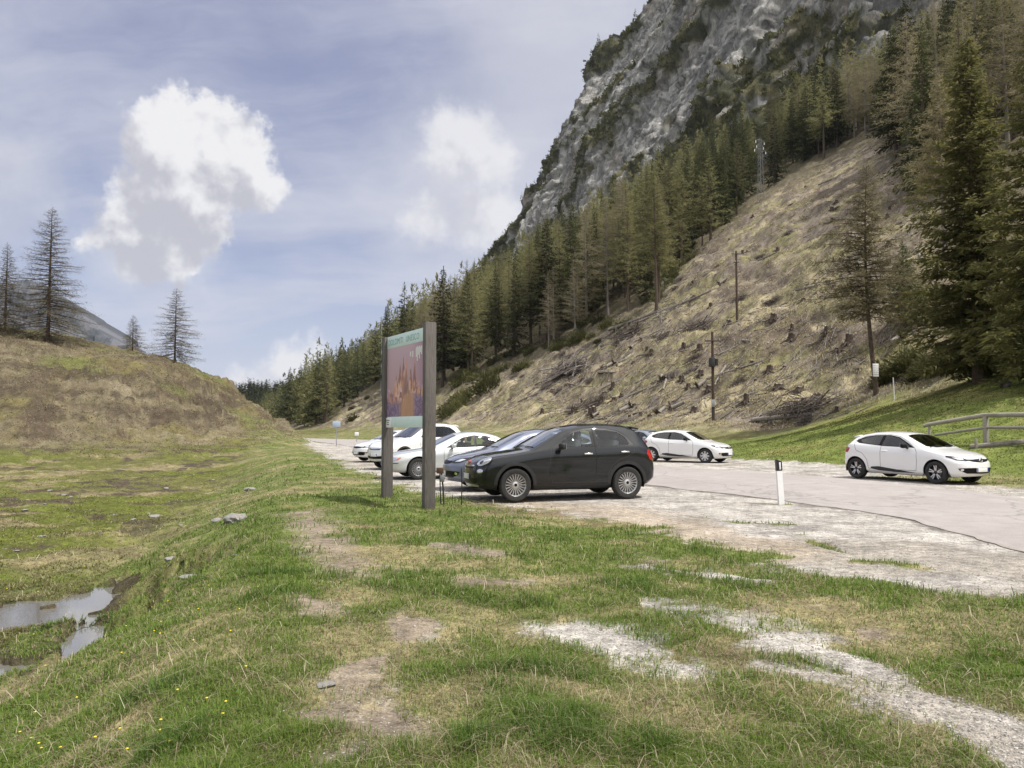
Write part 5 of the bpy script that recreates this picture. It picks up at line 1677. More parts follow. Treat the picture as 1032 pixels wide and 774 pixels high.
HATCH = dict(L=4.06, w=.866, Df=.62, Dr=.42, pf=2.35, pr=2.6, R=.312, xf=.81, xr=3.40, qs=7.0,
    zb=[(0, .22), (.4, .18), (.9, .17), (3.3, .18), (3.8, .25), (4.06, .32)],
    top=[(0, .70), (.1, .765), (.25, .825), (.5, .88), (.8, .93), (1.0, .965), (1.07, .985), (1.75, 1.33), (1.95, 1.395), (2.25, 1.435), (2.6, 1.45), (3.0, 1.43), (3.4, 1.375), (3.62, 1.32), (3.9, 1.05), (3.99, .95), (4.06, .85)],
    edge=[(0, .69), (.1, .745), (.25, .80), (.5, .85), (.8, .895), (1.0, .93), (1.07, .95), (1.75, 1.285), (1.95, 1.345), (2.25, 1.385), (2.6, 1.395), (3.0, 1.37), (3.4, 1.31), (3.62, 1.25), (3.9, 1.02), (3.99, .93), (4.06, .84)],
    belt=[(0, .65), (.1, .70), (.25, .755), (.5, .815), (.8, .865), (1.1, .91), (1.6, .955), (2.4, .985), (3.0, 1.02), (3.4, 1.06), (3.65, 1.06), (3.9, .96), (4.06, .82)],
    wr=[(0, .66), (.5, .69), (1.0, .73), (1.15, .735), (1.85, .60), (2.3, .57), (3.0, .555), (3.6, .50), (3.9, .58), (4.06, .62)],
    w_=[(0, .96), (.5, .985), (.8, 1.0), (1.4, .975), (2.4, .97), (3.2, 1.0), (3.5, 1.01), (4.06, .93)],
    nose=[(.2, .09), (.34, .02), (.46, 0), (.58, .02), (.68, .07), (.78, .15), (.95, .28)],
    tail=[(.25, .10), (.42, .01), (.55, 0), (.75, .04), (.95, .09), (1.3, .04)],
    ws=(1.10, 1.84), rw=(3.65, 3.90),
    dlo=[(1.46, .975), (1.72, 1.125), (2.02, 1.275), (2.35, 1.335), (2.85, 1.325), (3.2, 1.275), (3.42, 1.19), (3.46, 1.145), (3.3, 1.08), (2.5, 1.005)],
    panes=[[(1.60, .995), (1.78, 1.12), (2.05, 1.255), (2.36, 1.31), (2.47, 1.31), (2.53, 1.02)], [(2.62, 1.03), (2.57, 1.308), (2.85, 1.30), (3.14, 1.255), (3.31, 1.18), (3.20, 1.10)]],
    doors=[[(1.40, .33), (1.36, .6), (1.37, .85), (1.44, .965), (1.70, 1.14), (2.02, 1.30), (2.36, 1.355), (2.52, 1.355), (2.55, .33)], [(2.55, .33), (2.52, 1.355), (2.85, 1.345), (3.2, 1.29), (3.42, 1.21), (3.44, 1.05), (3.35, .86), (3.14, .78), (3.0, .60), (2.95, .33)]],
    handles=[(2.40, .86)], mirror=(1.68, 1.02), plate_z=.40, plate_zr=.52, seat_z=.455, seat_x=(1.95, 2.80), antenna=(3.25, 1.40), spoiler=(3.63, 1.283, .92), mirror_m=M_TRIM,
    patches=[
        ('headlight', 'front', [(.40, .655), (.50, .64), (.70, .665), (.80, .74), (.79, .785), (.66, .76), (.50, .715)], M_LAMPD, .006, True),
        ('headlight_lens', 'front', [(.52, .665), (.66, .675), (.74, .73), (.66, .74), (.56, .70)], M_LAMP, .009, True),
        ('grille', 'front', [(0, .60), (.30, .625), (.42, .655), (.46, .69), (.30, .685), (0, .70)], M_TRIM, .006, False),
        ('lower_grille', 'front', [(0, .30), (.50, .31), (.66, .38), (.70, .44), (.60, .455), (.36, .46), (0, .46)], M_TRIM, .006, False),
        ('fog_light', 'front', ellipse(.62, .405, .035, .032, 14), M_CHROME, .010, True),
        ('sill_moulding', 'side', [(1.42, .27), (2.0, .335), (2.62, .405), (2.86, .385), (2.88, .33), (2.6, .285), (2.0, .26)], M_PLASTIC, .006, True),
        ('taillight', 'side', [(3.66, .80), (3.58, .93), (3.74, .97), (3.86, .93), (3.92, .85), (3.84, .78)], M_RED, .006, True),
    ])

SEDAN = dict(L=4.58, w=.90, Df=.62, Dr=.48, pf=2.4, pr=2.5, R=.318, xf=.92, xr=3.63, qs=9.0,
    zb=[(0, .24), (.4, .19), (.9, .18), (3.6, .19), (4.2, .26), (4.58, .33)],
    top=[(0, .66), (.1, .73), (.3, .79), (.6, .84), (1.0, .89), (1.25, .93), (1.32, .95), (2.1, 1.33), (2.3, 1.39), (2.6, 1.42), (2.9, 1.43), (3.2, 1.40), (3.5, 1.33), (4.05, 1.04), (4.2, 1.02), (4.48, 1.0), (4.58, .86)],
    edge=[(0, .65), (.1, .71), (.3, .765), (.6, .81), (1.0, .86), (1.25, .895), (1.32, .915), (2.1, 1.28), (2.3, 1.335), (2.6, 1.365), (2.9, 1.37), (3.2, 1.34), (3.5, 1.27), (4.05, 1.01), (4.2, .99), (4.48, .97), (4.58, .85)],
    belt=[(0, .61), (.1, .66), (.3, .72), (.6, .77), (1.0, .825), (1.4, .875), (1.8, .91), (2.6, .93), (3.4, .96), (4.0, .97), (4.4, .94), (4.58, .82)],
    wr=[(0, .68), (.5, .72), (1.2, .765), (1.4, .77), (2.2, .625), (2.6, .60), (3.2, .595), (3.6, .64), (4.1, .70), (4.58, .70)],
    nose=[(.2, .08), (.36, .01), (.46, 0), (.56, .02), (.66, .07), (.76, .13), (.95, .25)],
    tail=[(.3, .10), (.45, .01), (.6, 0), (.8, .03), (1.0, .08), (1.3, .04)],
    ws=(1.36, 2.16), rw=(3.50, 4.02),
    dlo=[(1.78, .93), (2.05, 1.10), (2.35, 1.26), (2.7, 1.315), (3.1, 1.30), (3.4, 1.22), (3.66, 1.07), (3.70, 1.0), (3.4, .985), (2.6, .955)],
    panes=[[(1.92, .955), (2.1, 1.085), (2.37, 1.235), (2.66, 1.285), (2.70, .97)], [(2.79, .975), (2.76, 1.287), (3.08, 1.275), (3.36, 1.2), (3.56, 1.08), (3.58, 1.01)]],
    doors=[[(1.75, .33), (1.70, .6), (1.70, .82), (1.76, .92), (2.05, 1.12), (2.35, 1.285), (2.7, 1.335), (2.745, 1.335), (2.76, .33)], [(2.76, .33), (2.745, 1.335), (3.1, 1.32), (3.42, 1.24), (3.68, 1.08), (3.68, .95), (3.56, .83), (3.36, .76), (3.22, .6), (3.18, .33)]],
    handles=[(2.58, .83), (3.44, .86)], mirror=(1.98, .99), plate_z=.44, plate_zr=.62, seat_z=.43, seat_x=(2.25, 3.1),
    patches=[
        ('headlight', 'front', [(.36, .55), (.60, .545), (.74, .565), (.78, .66), (.60, .665), (.38, .655)], M_LAMP, .006, True),
        ('indicator', 'front', [(.745, .57), (.81, .58), (.83, .655), (.785, .66)], M_AMBER, .007, True),
        ('grille', 'front', [(0, .53), (.26, .535), (.30, .655), (0, .67)], M_TRIM, .006, False),
        ('lower_grille', 'front', [(0, .28), (.55, .29), (.62, .36), (0, .37)], M_PLASTIC, .006, False),
        ('bumper_moulding', 'front', [(0, .465), (.80, .475), (.83, .50), (0, .50)], M_PLASTIC, .006, False),
        ('taillight', 'side', [(4.2, .74), (4.18, .92), (4.34, .93), (4.44, .86), (4.44, .74)], M_RED, .006, True),
    ])

def diamond_badge(S, root, z, h, w):
    k = np.argmin(np.abs(S.P[0][:, 2] - z)); x = S.L / 2 - S.P[0][k, 0] + .016
    mb = MB()
    pts = [(x, 0, z + h), (x, w, z), (x, 0, z - h), (x, -w, z)]
    for i in range(4):
        mb.tube([pts[i], pts[(i + 1) % 4]], .016, 6)
    mb.build('emblem', M_CHROME, root)

def drop_wheels(root, x, y, heading, z=0.0):
    root.location = (x, y, z)
    root.rotation_euler = (0, 0, heading)

def build_cars():
    P_DARK = paint('dark_green_black_paint', (.0035, .005, .0068), metal=0.0, rough=.5, coat=1.0, dust=.002)
    P_WHITE = paint('white_paint', (.78, .78, .775), rough=.3, dust=.05)
    P_BLUE = paint('blue_grey_paint', (.17, .19, .26), metal=.45, rough=.32, dust=.05)
    P_SILV = paint('pale_silver_paint', (.60, .63, .62), metal=.35, rough=.33, dust=.1)
    P_GREY = paint('dark_grey_paint', (.03, .032, .035), metal=.4, rough=.3)
    P_LBLUE = paint('light_blue_grey_paint', (.26, .31, .36), metal=.5, rough=.3)
    def place(o, L, xf, wheel, hd, z=0.02, yoff=0.0):
        """put the front wheel (near side) at a ground point"""
        h = Vector((math.cos(hd), math.sin(hd)))
        side = Vector((-h.y, h.x)) * yoff
        c = Vector(wheel) - h * (L / 2 - xf) - side
        drop_wheels(o, c.x, c.y, hd, z)
    row = 'cars parked in a row nose to the grass'
    # dark crossover: left wheels towards the camera
    o = build_car(CROSS, 'parked_car', 'black-green small crossover with multi-spoke silver wheels, nearest car of the row', 'car', P_DARK, 'multi', row, seat=M_SEATL)
    o.scale = (1, 1, 1.03)
    S_ = CROSS['_shell']; kz = np.argmin(np.abs(S_.P[0][:, 2] - .775)); xx = S_.L / 2 - S_.P[0][kz, 0]
    MB().lathe([(0, xx + .022), (.038, xx + .020), (.05, xx + .008), (.05, xx - .03)], 20, 'X', (0, 0, .775)).build('emblem', M_RED, o)
    place(o, CROSS['L'], CROSS['xf'], (0.085, 16.28), math.pi + math.radians(16.5), yoff=CROSS['w'] - .02)
    o2 = build_car(HATCH, 'parked_car', 'blue-grey hatchback parked right behind the black-green crossover', 'car', P_BLUE, 'cover', row)
    o2.scale = (1.07, 1.04, 1.06)
    place(o2, HATCH['L'] * 1.07, HATCH['xf'], (-0.72, 19.0), math.pi + math.radians(16), yoff=.84)
    o3 = build_car(SEDAN, 'parked_car', 'pale silver saloon with amber corner lamps between the two sign posts', 'car', P_SILV, 'multi', row)
    place(o3, SEDAN['L'], SEDAN['xf'], (-2.80, 23.2), math.pi + math.radians(20), yoff=.86)
    o4 = build_car(CROSS, 'parked_car', 'tall white car seen under the picture of the signboard', 'car', P_WHITE, 'cover', row)
    o4.scale = (.93, .96, 1.07)
    place(o4, CROSS['L'] * .93, CROSS['xf'], (-3.95, 28.6), math.pi + math.radians(42), yoff=.8)
    o5 = build_car(HATCH, 'parked_car', 'white hatchback farthest along the row, left of the sign posts', 'car', P_WHITE, 'cover', row)
    place(o5, HATCH['L'], HATCH['xf'], (-5.9, 34.6), math.pi + math.radians(38), yoff=.8)
    # across the road
    hd = math.atan2(-.89, .45)
    c1 = build_car(HATCH, 'parked_car', 'white hatchback with dark five-spoke wheels at the fence across the road', 'car', P_WHITE, 'dark5', None, glass=M_GLASSD)
    place(c1, HATCH['L'], HATCH['xf'], (11.72, 21.45), hd, yoff=-.85)
    diamond_badge(HATCH['_shell'], c1, .655, .085, .062)
    c2 = build_car(HATCH, 'parked_car', 'white hatchback with silver wheel covers behind the rear of the dark crossover', 'car', P_WHITE, 'cover', None, glass=M_GLASSD)
    place(c2, HATCH['L'], HATCH['xf'], (8.35, 33.5), math.atan2(-.62, .78), yoff=-.85)
    diamond_badge(HATCH['_shell'], c2, .655, .085, .062)
    c3 = build_car(SEDAN, 'parked_car', 'light blue-grey car half hidden behind the farther white hatchback', 'car', P_LBLUE, 'cover', None, glass=M_GLASSD)
    place(c3, SEDAN['L'], SEDAN['xf'], (7.5, 38.6), math.atan2(-.80, .6), yoff=-.85)
    c4 = build_car(CROSS, 'parked_car', 'dark grey estate car, backmost of those parked across the road', 'car', P_GREY, 'cover', None, glass=M_GLASSD)
    c4.scale = (1.08, 1, .95)
    place(c4, CROSS['L'] * 1.08, CROSS['xf'], (7.3, 42.6), math.atan2(-.65, .75), yoff=-.85)
# ================================================================== SIGNBOARD, POSTS, FENCE ...
def wood_mat(name, lo, hi, scale=(9, 9, .7)):
    m, n, b = new_mat(name)
    set_in(b, rough=.9, spec=.15)
    tc = n.new('ShaderNodeTexCoord').outputs['Object']
    v = n.vm('MULTIPLY', tc, scale)
    f = n.noise(v, 5.0, 8, .7, .6)
    g = n.noise(tc, 1.6, 4, .6)
    c = n.ramp(f, [(.25, lo), (.5, tuple((a + b_) / 2 for a, b_ in zip(lo, hi))), (.75, hi)])
    c = n.mix(n.map(g, .45, .75, 0, .5), c, tuple(q * .6 for q in lo))
    n.put(b.inputs['Base Color'], c)
    n.put(b.inputs['Normal'], n.bump(f, .6, .01))
    return m

M_POST = wood_mat('weathered_post', (.085, .077, .072), (.19, .175, .165))
M_RAIL = wood_mat('pale_rail_wood', (.20, .18, .15), (.42, .39, .34), (1.0, 9, 9))
M_POLE = wood_mat('creosoted_pole', (.060, .042, .032), (.13, .095, .072), (9, 9, .5))
M_STEEL = simple('galvanised_steel', (.36, .37, .38), rough=.5, metal=.6, vary=.15)
M_MAST = simple('weathered_mast_steel', (.20, .205, .205), rough=.7, metal=.3, vary=.2)
M_DSTEEL = simple('dark_steel', (.05, .05, .05), rough=.6, metal=.5, vary=.2)
M_WHITEP = simple('white_plastic', (.80, .80, .79), rough=.45, vary=.05, scale=9)
M_BLACKP = simple('black_band', (.012, .012, .013), rough=.4, vary=.2)
M_REFL = simple('pale_reflector', (.72, .74, .78), rough=.2, vary=.05)
M_PANEL = simple('pale_green_panel', (.62, .76, .75), rough=.45, vary=.05, scale=3)
M_TEXT = simple('teal_lettering', (.16, .36, .38), rough=.5, vary=.05)
M_PANELBACK = simple('panel_back', (.30, .31, .31), rough=.6, vary=.1)
M_BROWN = simple('brown_plate', (.12, .07, .045), rough=.7, vary=.2)
M_STONE = simple('pale_limestone', (.25, .24, .225), rough=.95, spec=.1, vary=.3, scale=6, bump=.8, bscale=14)
M_BLUEP = simple('pale_blue_plate', (.40, .48, .60), rough=.4, vary=.1)

def text_obj(body, size, mat, parent, loc, rot, name, align='LEFT', sx=1.0):
    c = bpy.data.curves.new(name, 'FONT'); c.body = body; c.size = size; c.align_x = align; c.extrude = .001
    c.space_character = 1.08
    o = bpy.data.objects.new(name, c); COL.objects.link(o)
    bpy.context.view_layer.update()
    dg = bpy.context.evaluated_depsgraph_get()
    me = bpy.data.meshes.new_from_object(o.evaluated_get(dg))
    bpy.data.objects.remove(o)
    me.materials.clear(); me.materials.append(mat)
    o = bpy.data.objects.new(name, me); COL.objects.link(o); o.parent = parent
    o.location = loc; o.rotation_euler = rot; o.scale = (sx, 1, 1)
    return o

def build_sign():
    ax, ay = G(389.0, 503.5, -.02); bx, by = G(431.0, 512.0, 0)
    A, B = Vector((ax, ay)), Vector((bx, by))
    d = (B - A); Ln = d.length; ang = math.atan2(d.y, d.x)
    root = thing('signboard', 'tall wooden signboard with a mountain picture between two grey posts', 'sign', (ax, ay, 0), ang)
    # local x runs from the far to the near post; the picture faces local -y
    for x, h, w, k in ((0, 3.60, .23, 0), (Ln, 3.68, .235, 1)):
        mb = MB().box((x, 0.02, h / 2 - .3), (.15, w, h + .6), .012)
        o = mb.build('post', M_POST, root)
        o.rotation_euler = (0, 0, 0)
    z0, z1 = 1.585, 3.595
    x0, x1 = .085, Ln - .075
    y = -.025
    MB().box(((x0 + x1) / 2, y + .02, (z0 + z1) / 2), (x1 - x0, .03, z1 - z0), .003).build('board', M_PANELBACK, root)
    hd = MB().box(((x0 + x1) / 2, y, (z1 - .27 + z1) / 2), (x1 - x0, .012, .27), .002).build('header', M_PANEL, root)
    kx = (x1 - x0 - .32) / 1.95
    text_obj('DOLOMITI', .185, M_TEXT, hd, (x0 + .07, y - .0075, z1 - .205), (math.pi / 2, 0, 0), 'word', sx=kx)
    text_obj('UNESCO', .185, M_TEXT, hd, (x0 + .07 + 1.10 * kx, y - .0075, z1 - .205), (math.pi / 2, 0, 0), 'word', sx=kx)
    MB().box(((x0 + x1) / 2, y, z0 + .115), (x1 - x0, .012, .23), .002).build('footer', M_PANEL, root)
    pl = MB().box((x0 + .10, y - .012, z0 + .10), (.36, .012, .21), .003).build('small_plaque', M_PLATE, root)
    mk = MB()
    for k, w in enumerate((.16, .12, .14)): mk.box((x0 + .10 + .02 - (.16 - w) / 2, y - .0195, z0 + .155 - .045 * k), (w, .003, .016))
    mk.box((x0 - .02, y - .0195, z0 + .15), (.05, .003, .05)); mk.build('plaque_print', M_DSTEEL, pl)
    MB().box((x1 - .06, y - .008, z0 + .12), (.02, .003, .10)).build('footer_mark', M_TEXT, root)
    # the picture: jagged peaks at dusk
    nx, nz = 190, 220
    gx, gz = np.meshgrid(np.linspace(0, 1, nx), np.linspace(0, 1, nz), indexing='ij')
    sky = lerp3(A3(.36, .19, .22), A3(.40, .25, .32), gz)
    sky = lerp3(sky, A3(.24, .10, .20), sst(.6, 1, gx) * .6)
    c = sky
    for (cx, hh, wd, sd) in [(.25, .62, .10, 1), (.36, .80, .085, 2), (.45, .90, .06, 3), (.53, .86, .05, 4), (.64, .72, .06, 5), (.74, .84, .06, 6), (.86, .50, .12, 7), (.12, .42, .12, 8)]:
        prof = hh * (1 - (np.abs(gx - cx) / (wd * 2.6)) ** .75) + .05 * fbm(gx * 16, gz * 5, 3, 400 + sd)
        m = sst(0, .012, prof - gz)
        rockc = lerp3(A3(.50, .20, .10), A3(.22, .08, .09), sst(-.4, .4, fbm(gx * 26 + sd, gz * 5, 4, 410 + sd)))
        rockc = lerp3(rockc, A3(.62, .34, .20), sst(.1, .6, fbm(gx * 34 + sd, gz * 7, 3, 420 + sd)) * .8)
        c = lerp3(c, rockc, m)
    mid = sst(.05, -.1, np.abs(gx - .50) - .05 - .22 * (.55 - gz)) * sst(.66, .5, gz) * sst(.20, .34, gz)
    c = lerp3(c, A3(.085, .045, .085), mid * .75)
    c = lerp3(c, A3(.55, .33, .38), sst(.25, .6, fbm(gx * 18, gz * 13, 4, 431)) * sst(.5, .35, gz) * sst(.1, .3, gz))
    low = sst(.34, .22, gz + .1 * fbm(gx * 5, gz * 5, 2, 432))
    lc = lerp3(A3(.10, .055, .18), A3(.20, .13, .28), sst(-.2, .4, fbm(gx * 40, gz * 40, 3, 433)))
    lc = lerp3(lc, A3(.42, .19, .07), sst(.22, .12, np.abs(gx - .55)) * .9)
    c = lerp3(c, lc, low * .9)
    V = np.stack([x0 + gx * (x1 - x0), np.full(gx.shape, y - .004), z0 + .23 + gz * (z1 - z0 - .50)], -1).reshape(-1, 3)
    i = np.arange(nx - 1)[:, None] * nz; j = np.arange(nz - 1)[None, :]
    F = np.stack([i + j, i + nz + j, i + nz + j + 1, i + j + 1], -1).reshape(-1, 4)
    m, n, b = new_mat('printed_picture'); set_in(b, rough=.35, spec=.4)
    n.put(b.inputs['Base Color'], n.new('ShaderNodeAttribute', attribute_name='Col').outputs['Color'])
    pic = mesh_np('picture', V, [F], m, root, False, colors=np.clip((c * .75 + c.mean(-1, keepdims=True) * .25) * 1.35 + .015, 0, 1).reshape(-1, 3))
    lg = MB()
    bx0 = x1 - .47; top = z1 - .33
    for k, h in enumerate((.20, .30, .16, .26, .12, .18)):
        lg.box((bx0 + .055 * k, y - .0075, top - .04 - h / 2 + .02 * (k % 2)), (.043, .003, h))
    for k, h in enumerate((.10, .13)):
        lg.box((bx0 - .30 + .12 * k, y - .0075, top - .10 - h / 2), (.05, .003, h))
    lg.build('logo_bars', M_PLATE, pic)

def ground_thing(name, label, cat, u, v, rz=0, group=None):
    X, Y, Z = hit(u, v)
    return thing(name, label, cat, (X, Y, Z), rz, group), float(proj(X, Y, Z)[2])

def build_furniture():
    # reflector post
    X, Y = G(787, 508.5, 0)
    rp = thing('reflector_post', 'white roadside reflector post with black top leaning at the gravel edge', 'reflector post', (X, Y, Hxy(X, Y)), .35)
    rp.rotation_euler = (0, math.radians(-3.2), .2)
    def post(z0, z1, w, t, slant=0.0):
        s = [(-w / 2, -t / 2), (w / 2, -t / 2), (w / 2 * .7, t / 2), (-w / 2 * .7, t / 2)]
        V = [(x, y, z0 + (x / w) * 0) for x, y in s] + [(x, y, z1 - slant * (x / w + .5)) for x, y in s]
        return V, [(3, 2, 1, 0), (4, 5, 6, 7), (0, 1, 5, 4), (1, 2, 6, 5), (2, 3, 7, 6), (3, 0, 4, 7)]
    mb = MB(); mb.add(*post(-.2, .74, .12, .085)); mb.build('shaft', M_WHITEP, rp, False)
    mb = MB(); mb.add(*post(.69, .93, .126, .091, .05)); mb.build('black_top', M_BLACKP, rp, False)
    MB().box((.012, -.049, .79), (.036, .006, .15), .002).build('reflector', M_REFL, rp)
    # trail marker and stake by the signboard
    X, Y = G(446.5, 509, 0)
    tm = thing('trail_marker', 'low dark trail marker with a brown and a grey plate beside the near sign post', 'marker', (X, Y, Hxy(X, Y)), -.2)
    MB().tube([(.02, 0, -.1), (.0, 0, .35), (-.05, 0, .74)], .018, 6).tube([(-.05, .02, -.1), (-.07, .02, .4), (-.08, .02, .72)], .012, 6).build('stand', M_DSTEEL, tm)
    MB().box((-.06, -.02, .70), (.15, .03, .12), .006).build('brown_plate', M_BROWN, tm)
    MB().box((-.01, -.025, .54), (.085, .02, .14), .004).build('grey_plate', M_STEEL, tm)
    X, Y = G(465, 508.5, 0)
    tag(MB().tube([(X, Y, -.1), (X + .01, Y, .35), (X, Y, .74)], .014, 6).build('thin_stake', M_DSTEEL), 'thin dark metal stake in the grass before the crossover bumper', 'stake')
    # poles
    def pole(u, vb, vt, label, arms, extra=None, r=.14, mat=M_POLE):
        o, d = ground_thing('utility_pole', label, 'pole', u, vb)
        h = (vb - vt) * d / FPX
        MB().tube([(0, 0, -.5), (0, 0, h * .5), (0, 0, h)], [r, r * .88, r * .72], 10).build('shaft', mat, o)
        for zz, w in arms:
            MB().box((0, -r * .9, h - zz), (w, .09, .10), .01).build('cross_arm', M_POLE, o)
            mb = MB()
            for k in (-.44, -.16, .2, .44): mb.tube([(w * k, -r * .9, h - zz + .04), (w * k, -r * .9, h - zz + .22)], [.05, .03], 7)
            mb.build('insulator', M_STEEL, o)
        if extra: extra(o, h)
        return o
    def tr(o, h):
        MB().lathe([(0, h - 2.95), (.26, h - 2.95), (.27, h - 2.88), (.27, h - 2.3), (.24, h - 2.2), (0, h - 2.2)], 16, 'Z', (-.14, -.34, 0)).lathe([(0, h - 2.85), (.16, h - 2.85), (.16, h - 2.3), (0, h - 2.25)], 12, 'Z', (.24, -.30, 0)).build('transformer', M_DSTEEL, o)
        MB().box((-.06, -.20, 1.55), (.26, .12, .62), .02).build('meter_box', M_STEEL, o)
        MB().tube([(-.10, -.17, -.1), (-.10, -.17, 1.3)], .04, 6).build('conduit', M_DSTEEL, o)
    pole(719, 421, 330, 'brown wooden power pole with dark transformer behind the far white hatchback', [(.75, 1.3)], tr)
    pole(743, 328, 255, 'upper wooden pole standing in the middle of the clearing', [(.4, 1.2), (1.4, .7)], r=.15)
    pole(384, 399, 318, 'grey pole with pale insulators rising behind the left sign post', [(1.5, 1.0), (4.6, .6)], r=.16, mat=M_STEEL)
    # lattice mast
    o, d = ground_thing('lattice_mast', 'grey steel lattice power mast at the upper edge of the clearing', 'mast', 767, 205, .5)
    h = 62 * d / FPX
    legs, br = MB(), MB()
    b, t = h * .036, h * .018
    cs = [(1, 1), (1, -1), (-1, -1), (-1, 1)]
    pt = lambda c, q: (c[0] * (b + (t - b) * q), c[1] * (b + (t - b) * q), h * q)
    for c in cs: legs.tube([pt(c, -.02), pt(c, .5), pt(c, 1)], .06, 5)
    for k in range(9):
        for i in range(4):
            q0, q1 = k / 9, (k + 1) / 9
            br.tube([pt(cs[i], q0), pt(cs[(i + 1) % 4], q1)], .022, 4)
            br.tube([pt(cs[i], q1), pt(cs[(i + 1) % 4], q1)], .02, 4)
    legs.build('frame', M_MAST, o); br.build('bracing', M_MAST, o)
    for q, w in ((.99, .10), (.84, .13), (.91, .08)):
        MB().tube([(-h * w, 0, h * q - .5), (0, 0, h * q), (h * w, 0, h * q - .3)], .055, 5).tube([(-h * w, 0, h * q - .5), (0, 0, h * q - h * .05), (h * w, 0, h * q - .3)], .035, 5).build('cross_arm', M_MAST, o)
        mb = MB()
        for s_ in (-1, 1): mb.tube([(s_ * h * w * .95, 0, h * q - .5), (s_ * h * w * .95, 0, h * q - 1.1)], [.07, .11], 7)
        mb.build('insulator', M_WHITEP, o)
    # wooden fence by the lawn
    a = Vector(hit(937, 446)); c = Vector(hit(994, 447))
    d2 = Vector((c.x - a.x, c.y - a.y, 0))
    f = thing('wooden_fence', 'pale two-rail wooden fence on the lawn behind the right white hatchback', 'fence', (a.x, a.y, a.z), 0)
    e = a + (c - a) * 2.1; e.z = Hxy(e.x, e.y)
    def hgt(p, v): return (proj(p.x, p.y, p.z)[1] - v) * proj(p.x, p.y, p.z)[2] / FPX
    ha, hc = float(hgt(a, 428.5)), float(hgt(c, 419.5))
    tops = []
    for p, h_, w in ((a, ha, .085), (c, hc, .15), (e, hc, .14)):
        r_ = p - a
        MB().box((r_.x, r_.y, r_.z + h_ / 2 - .15), (w, w, h_ + .3), .02, Matrix.Rotation(.4, 3, 'Z')).build('post', M_RAIL, f)
        tops.append(Vector((r_.x, r_.y, r_.z + h_)))
    ext = tops[0] - (tops[1] - tops[0]) * .10
    MB().tube([ext, tops[0] + Vector((0, 0, .03)), tops[1] + Vector((0, -.02, .04)), tops[2] + Vector((0, 0, .04))], [.075, .08, .085, .09], 9).build('rail', M_RAIL, f)
    lo = [t_ - Vector((0, .08, .42)) for t_ in tops]
    MB().tube([lo[0] + (lo[1] - lo[0]) * .08, lo[1], lo[2]], [.05, .055, .06], 8).build('rail', M_RAIL, f)
    # retaining log and stake beneath the fence
    p, q = Vector(hit(978, 452)), Vector(hit(1050, 446))
    p2 = p + (q - p) * .0; 
    tag(MB().tube([p + Vector((0, 0, .03)), (p + q) / 2 + Vector((0, 0, .06)), q + Vector((0, 0, .05))], .10, 9).build('retaining_log', M_DEADWOOD), 'brown log edging the bank below the wooden fence', 'log')
    s_ = Vector(hit(982, 452))
    tag(MB().box((s_.x, s_.y - .12, s_.z + .12), (.09, .09, .45), .02).build('wooden_peg', M_RAIL), 'short pale peg holding the log below the fence', 'peg')
    # white stake on the lawn edge
    X, Y, Z = hit(901.5, 403)
    d_ = float(proj(X, Y, Z)[2])
    tag(MB().tube([(X, Y, Z - .1), (X - .05, Y, Z + 23 * d_ / FPX)], .03, 6).build('white_stake', M_WHITEP), 'thin white stake at the upper edge of the lawn', 'stake')
    # board on the curved larch
    X, Y, Z = hit(884, 399)
    d_ = float(proj(X, Y, Z)[2])
    R_ = ray(882.5, 373)
    yy = Y - .45; tt = yy / R_[1]
    bo = thing('notice_board', 'small white board with six lines fixed to the curved larch', 'board', (R_[0] * tt, yy, CAMZ + R_[2] * tt), .25)
    w, hh = 6.6 * d_ / FPX, 13.0 * d_ / FPX
    MB().box((0, 0, 0), (w, .03, hh), .006).build('panel', M_WHITEP, bo)
    mb = MB()
    for k in range(5): mb.box((0, -.0175, hh / 2 - hh * (k + 1) / 6), (w * .96, .004, .022))
    mb.build('lines', M_STEEL, bo)
    # far road signs
    for (u, vb, vt, w_, hh_, mt, lab) in [(339, 450, 424.5, .62, .46, M_BLUEP, 'small pale blue road sign at the far bend of the road'), (359.5, 446, 435.5, .40, .36, M_WHITEP, 'small whitish plate on a short post before the far wood')]:
        X, Y, Z = hit(u, vb)
        if Y > 95: Y = 80.0; X = (u - 516) / FPX * Y; Z = Hxy(X, Y)
        h = (proj(X, Y, Z)[1] - vt) * proj(X, Y, Z)[2] / FPX
        sg = thing('road_sign', lab, 'road sign', (X, Y, Z), 0)
        MB().tube([(0, 0, -.2), (0, 0, float(h))], .04, 7).build('post', M_STEEL, sg)
        MB().box((0, -.05, float(h) - hh_ / 2), (w_, .02, hh_), .004).build('plate', mt, sg)

def rock_mesh(seed, sub=3):
    bm = bmesh.new(); bmesh.ops.create_icosphere(bm, subdivisions=sub, radius=1)
    co = np.array([v.co[:] for v in bm.verts])
    n = fbm3(co[:, 0] * 1.3 + seed, co[:, 1] * 1.3, co[:, 2] * 1.3, 4, seed)
    co = co * (1 + .38 * n)[:, None] * np.array([1, .75, .55])
    for v, c in zip(bm.verts, co): v.co = c
    me = bpy.data.meshes.new('rock'); bm.to_mesh(me); bm.free()
    me.materials.append(M_STONE)
    me.polygons.foreach_set('use_smooth', [True] * len(me.polygons))
    me.set_sharp_from_angle(angle=math.radians(35))
    return me

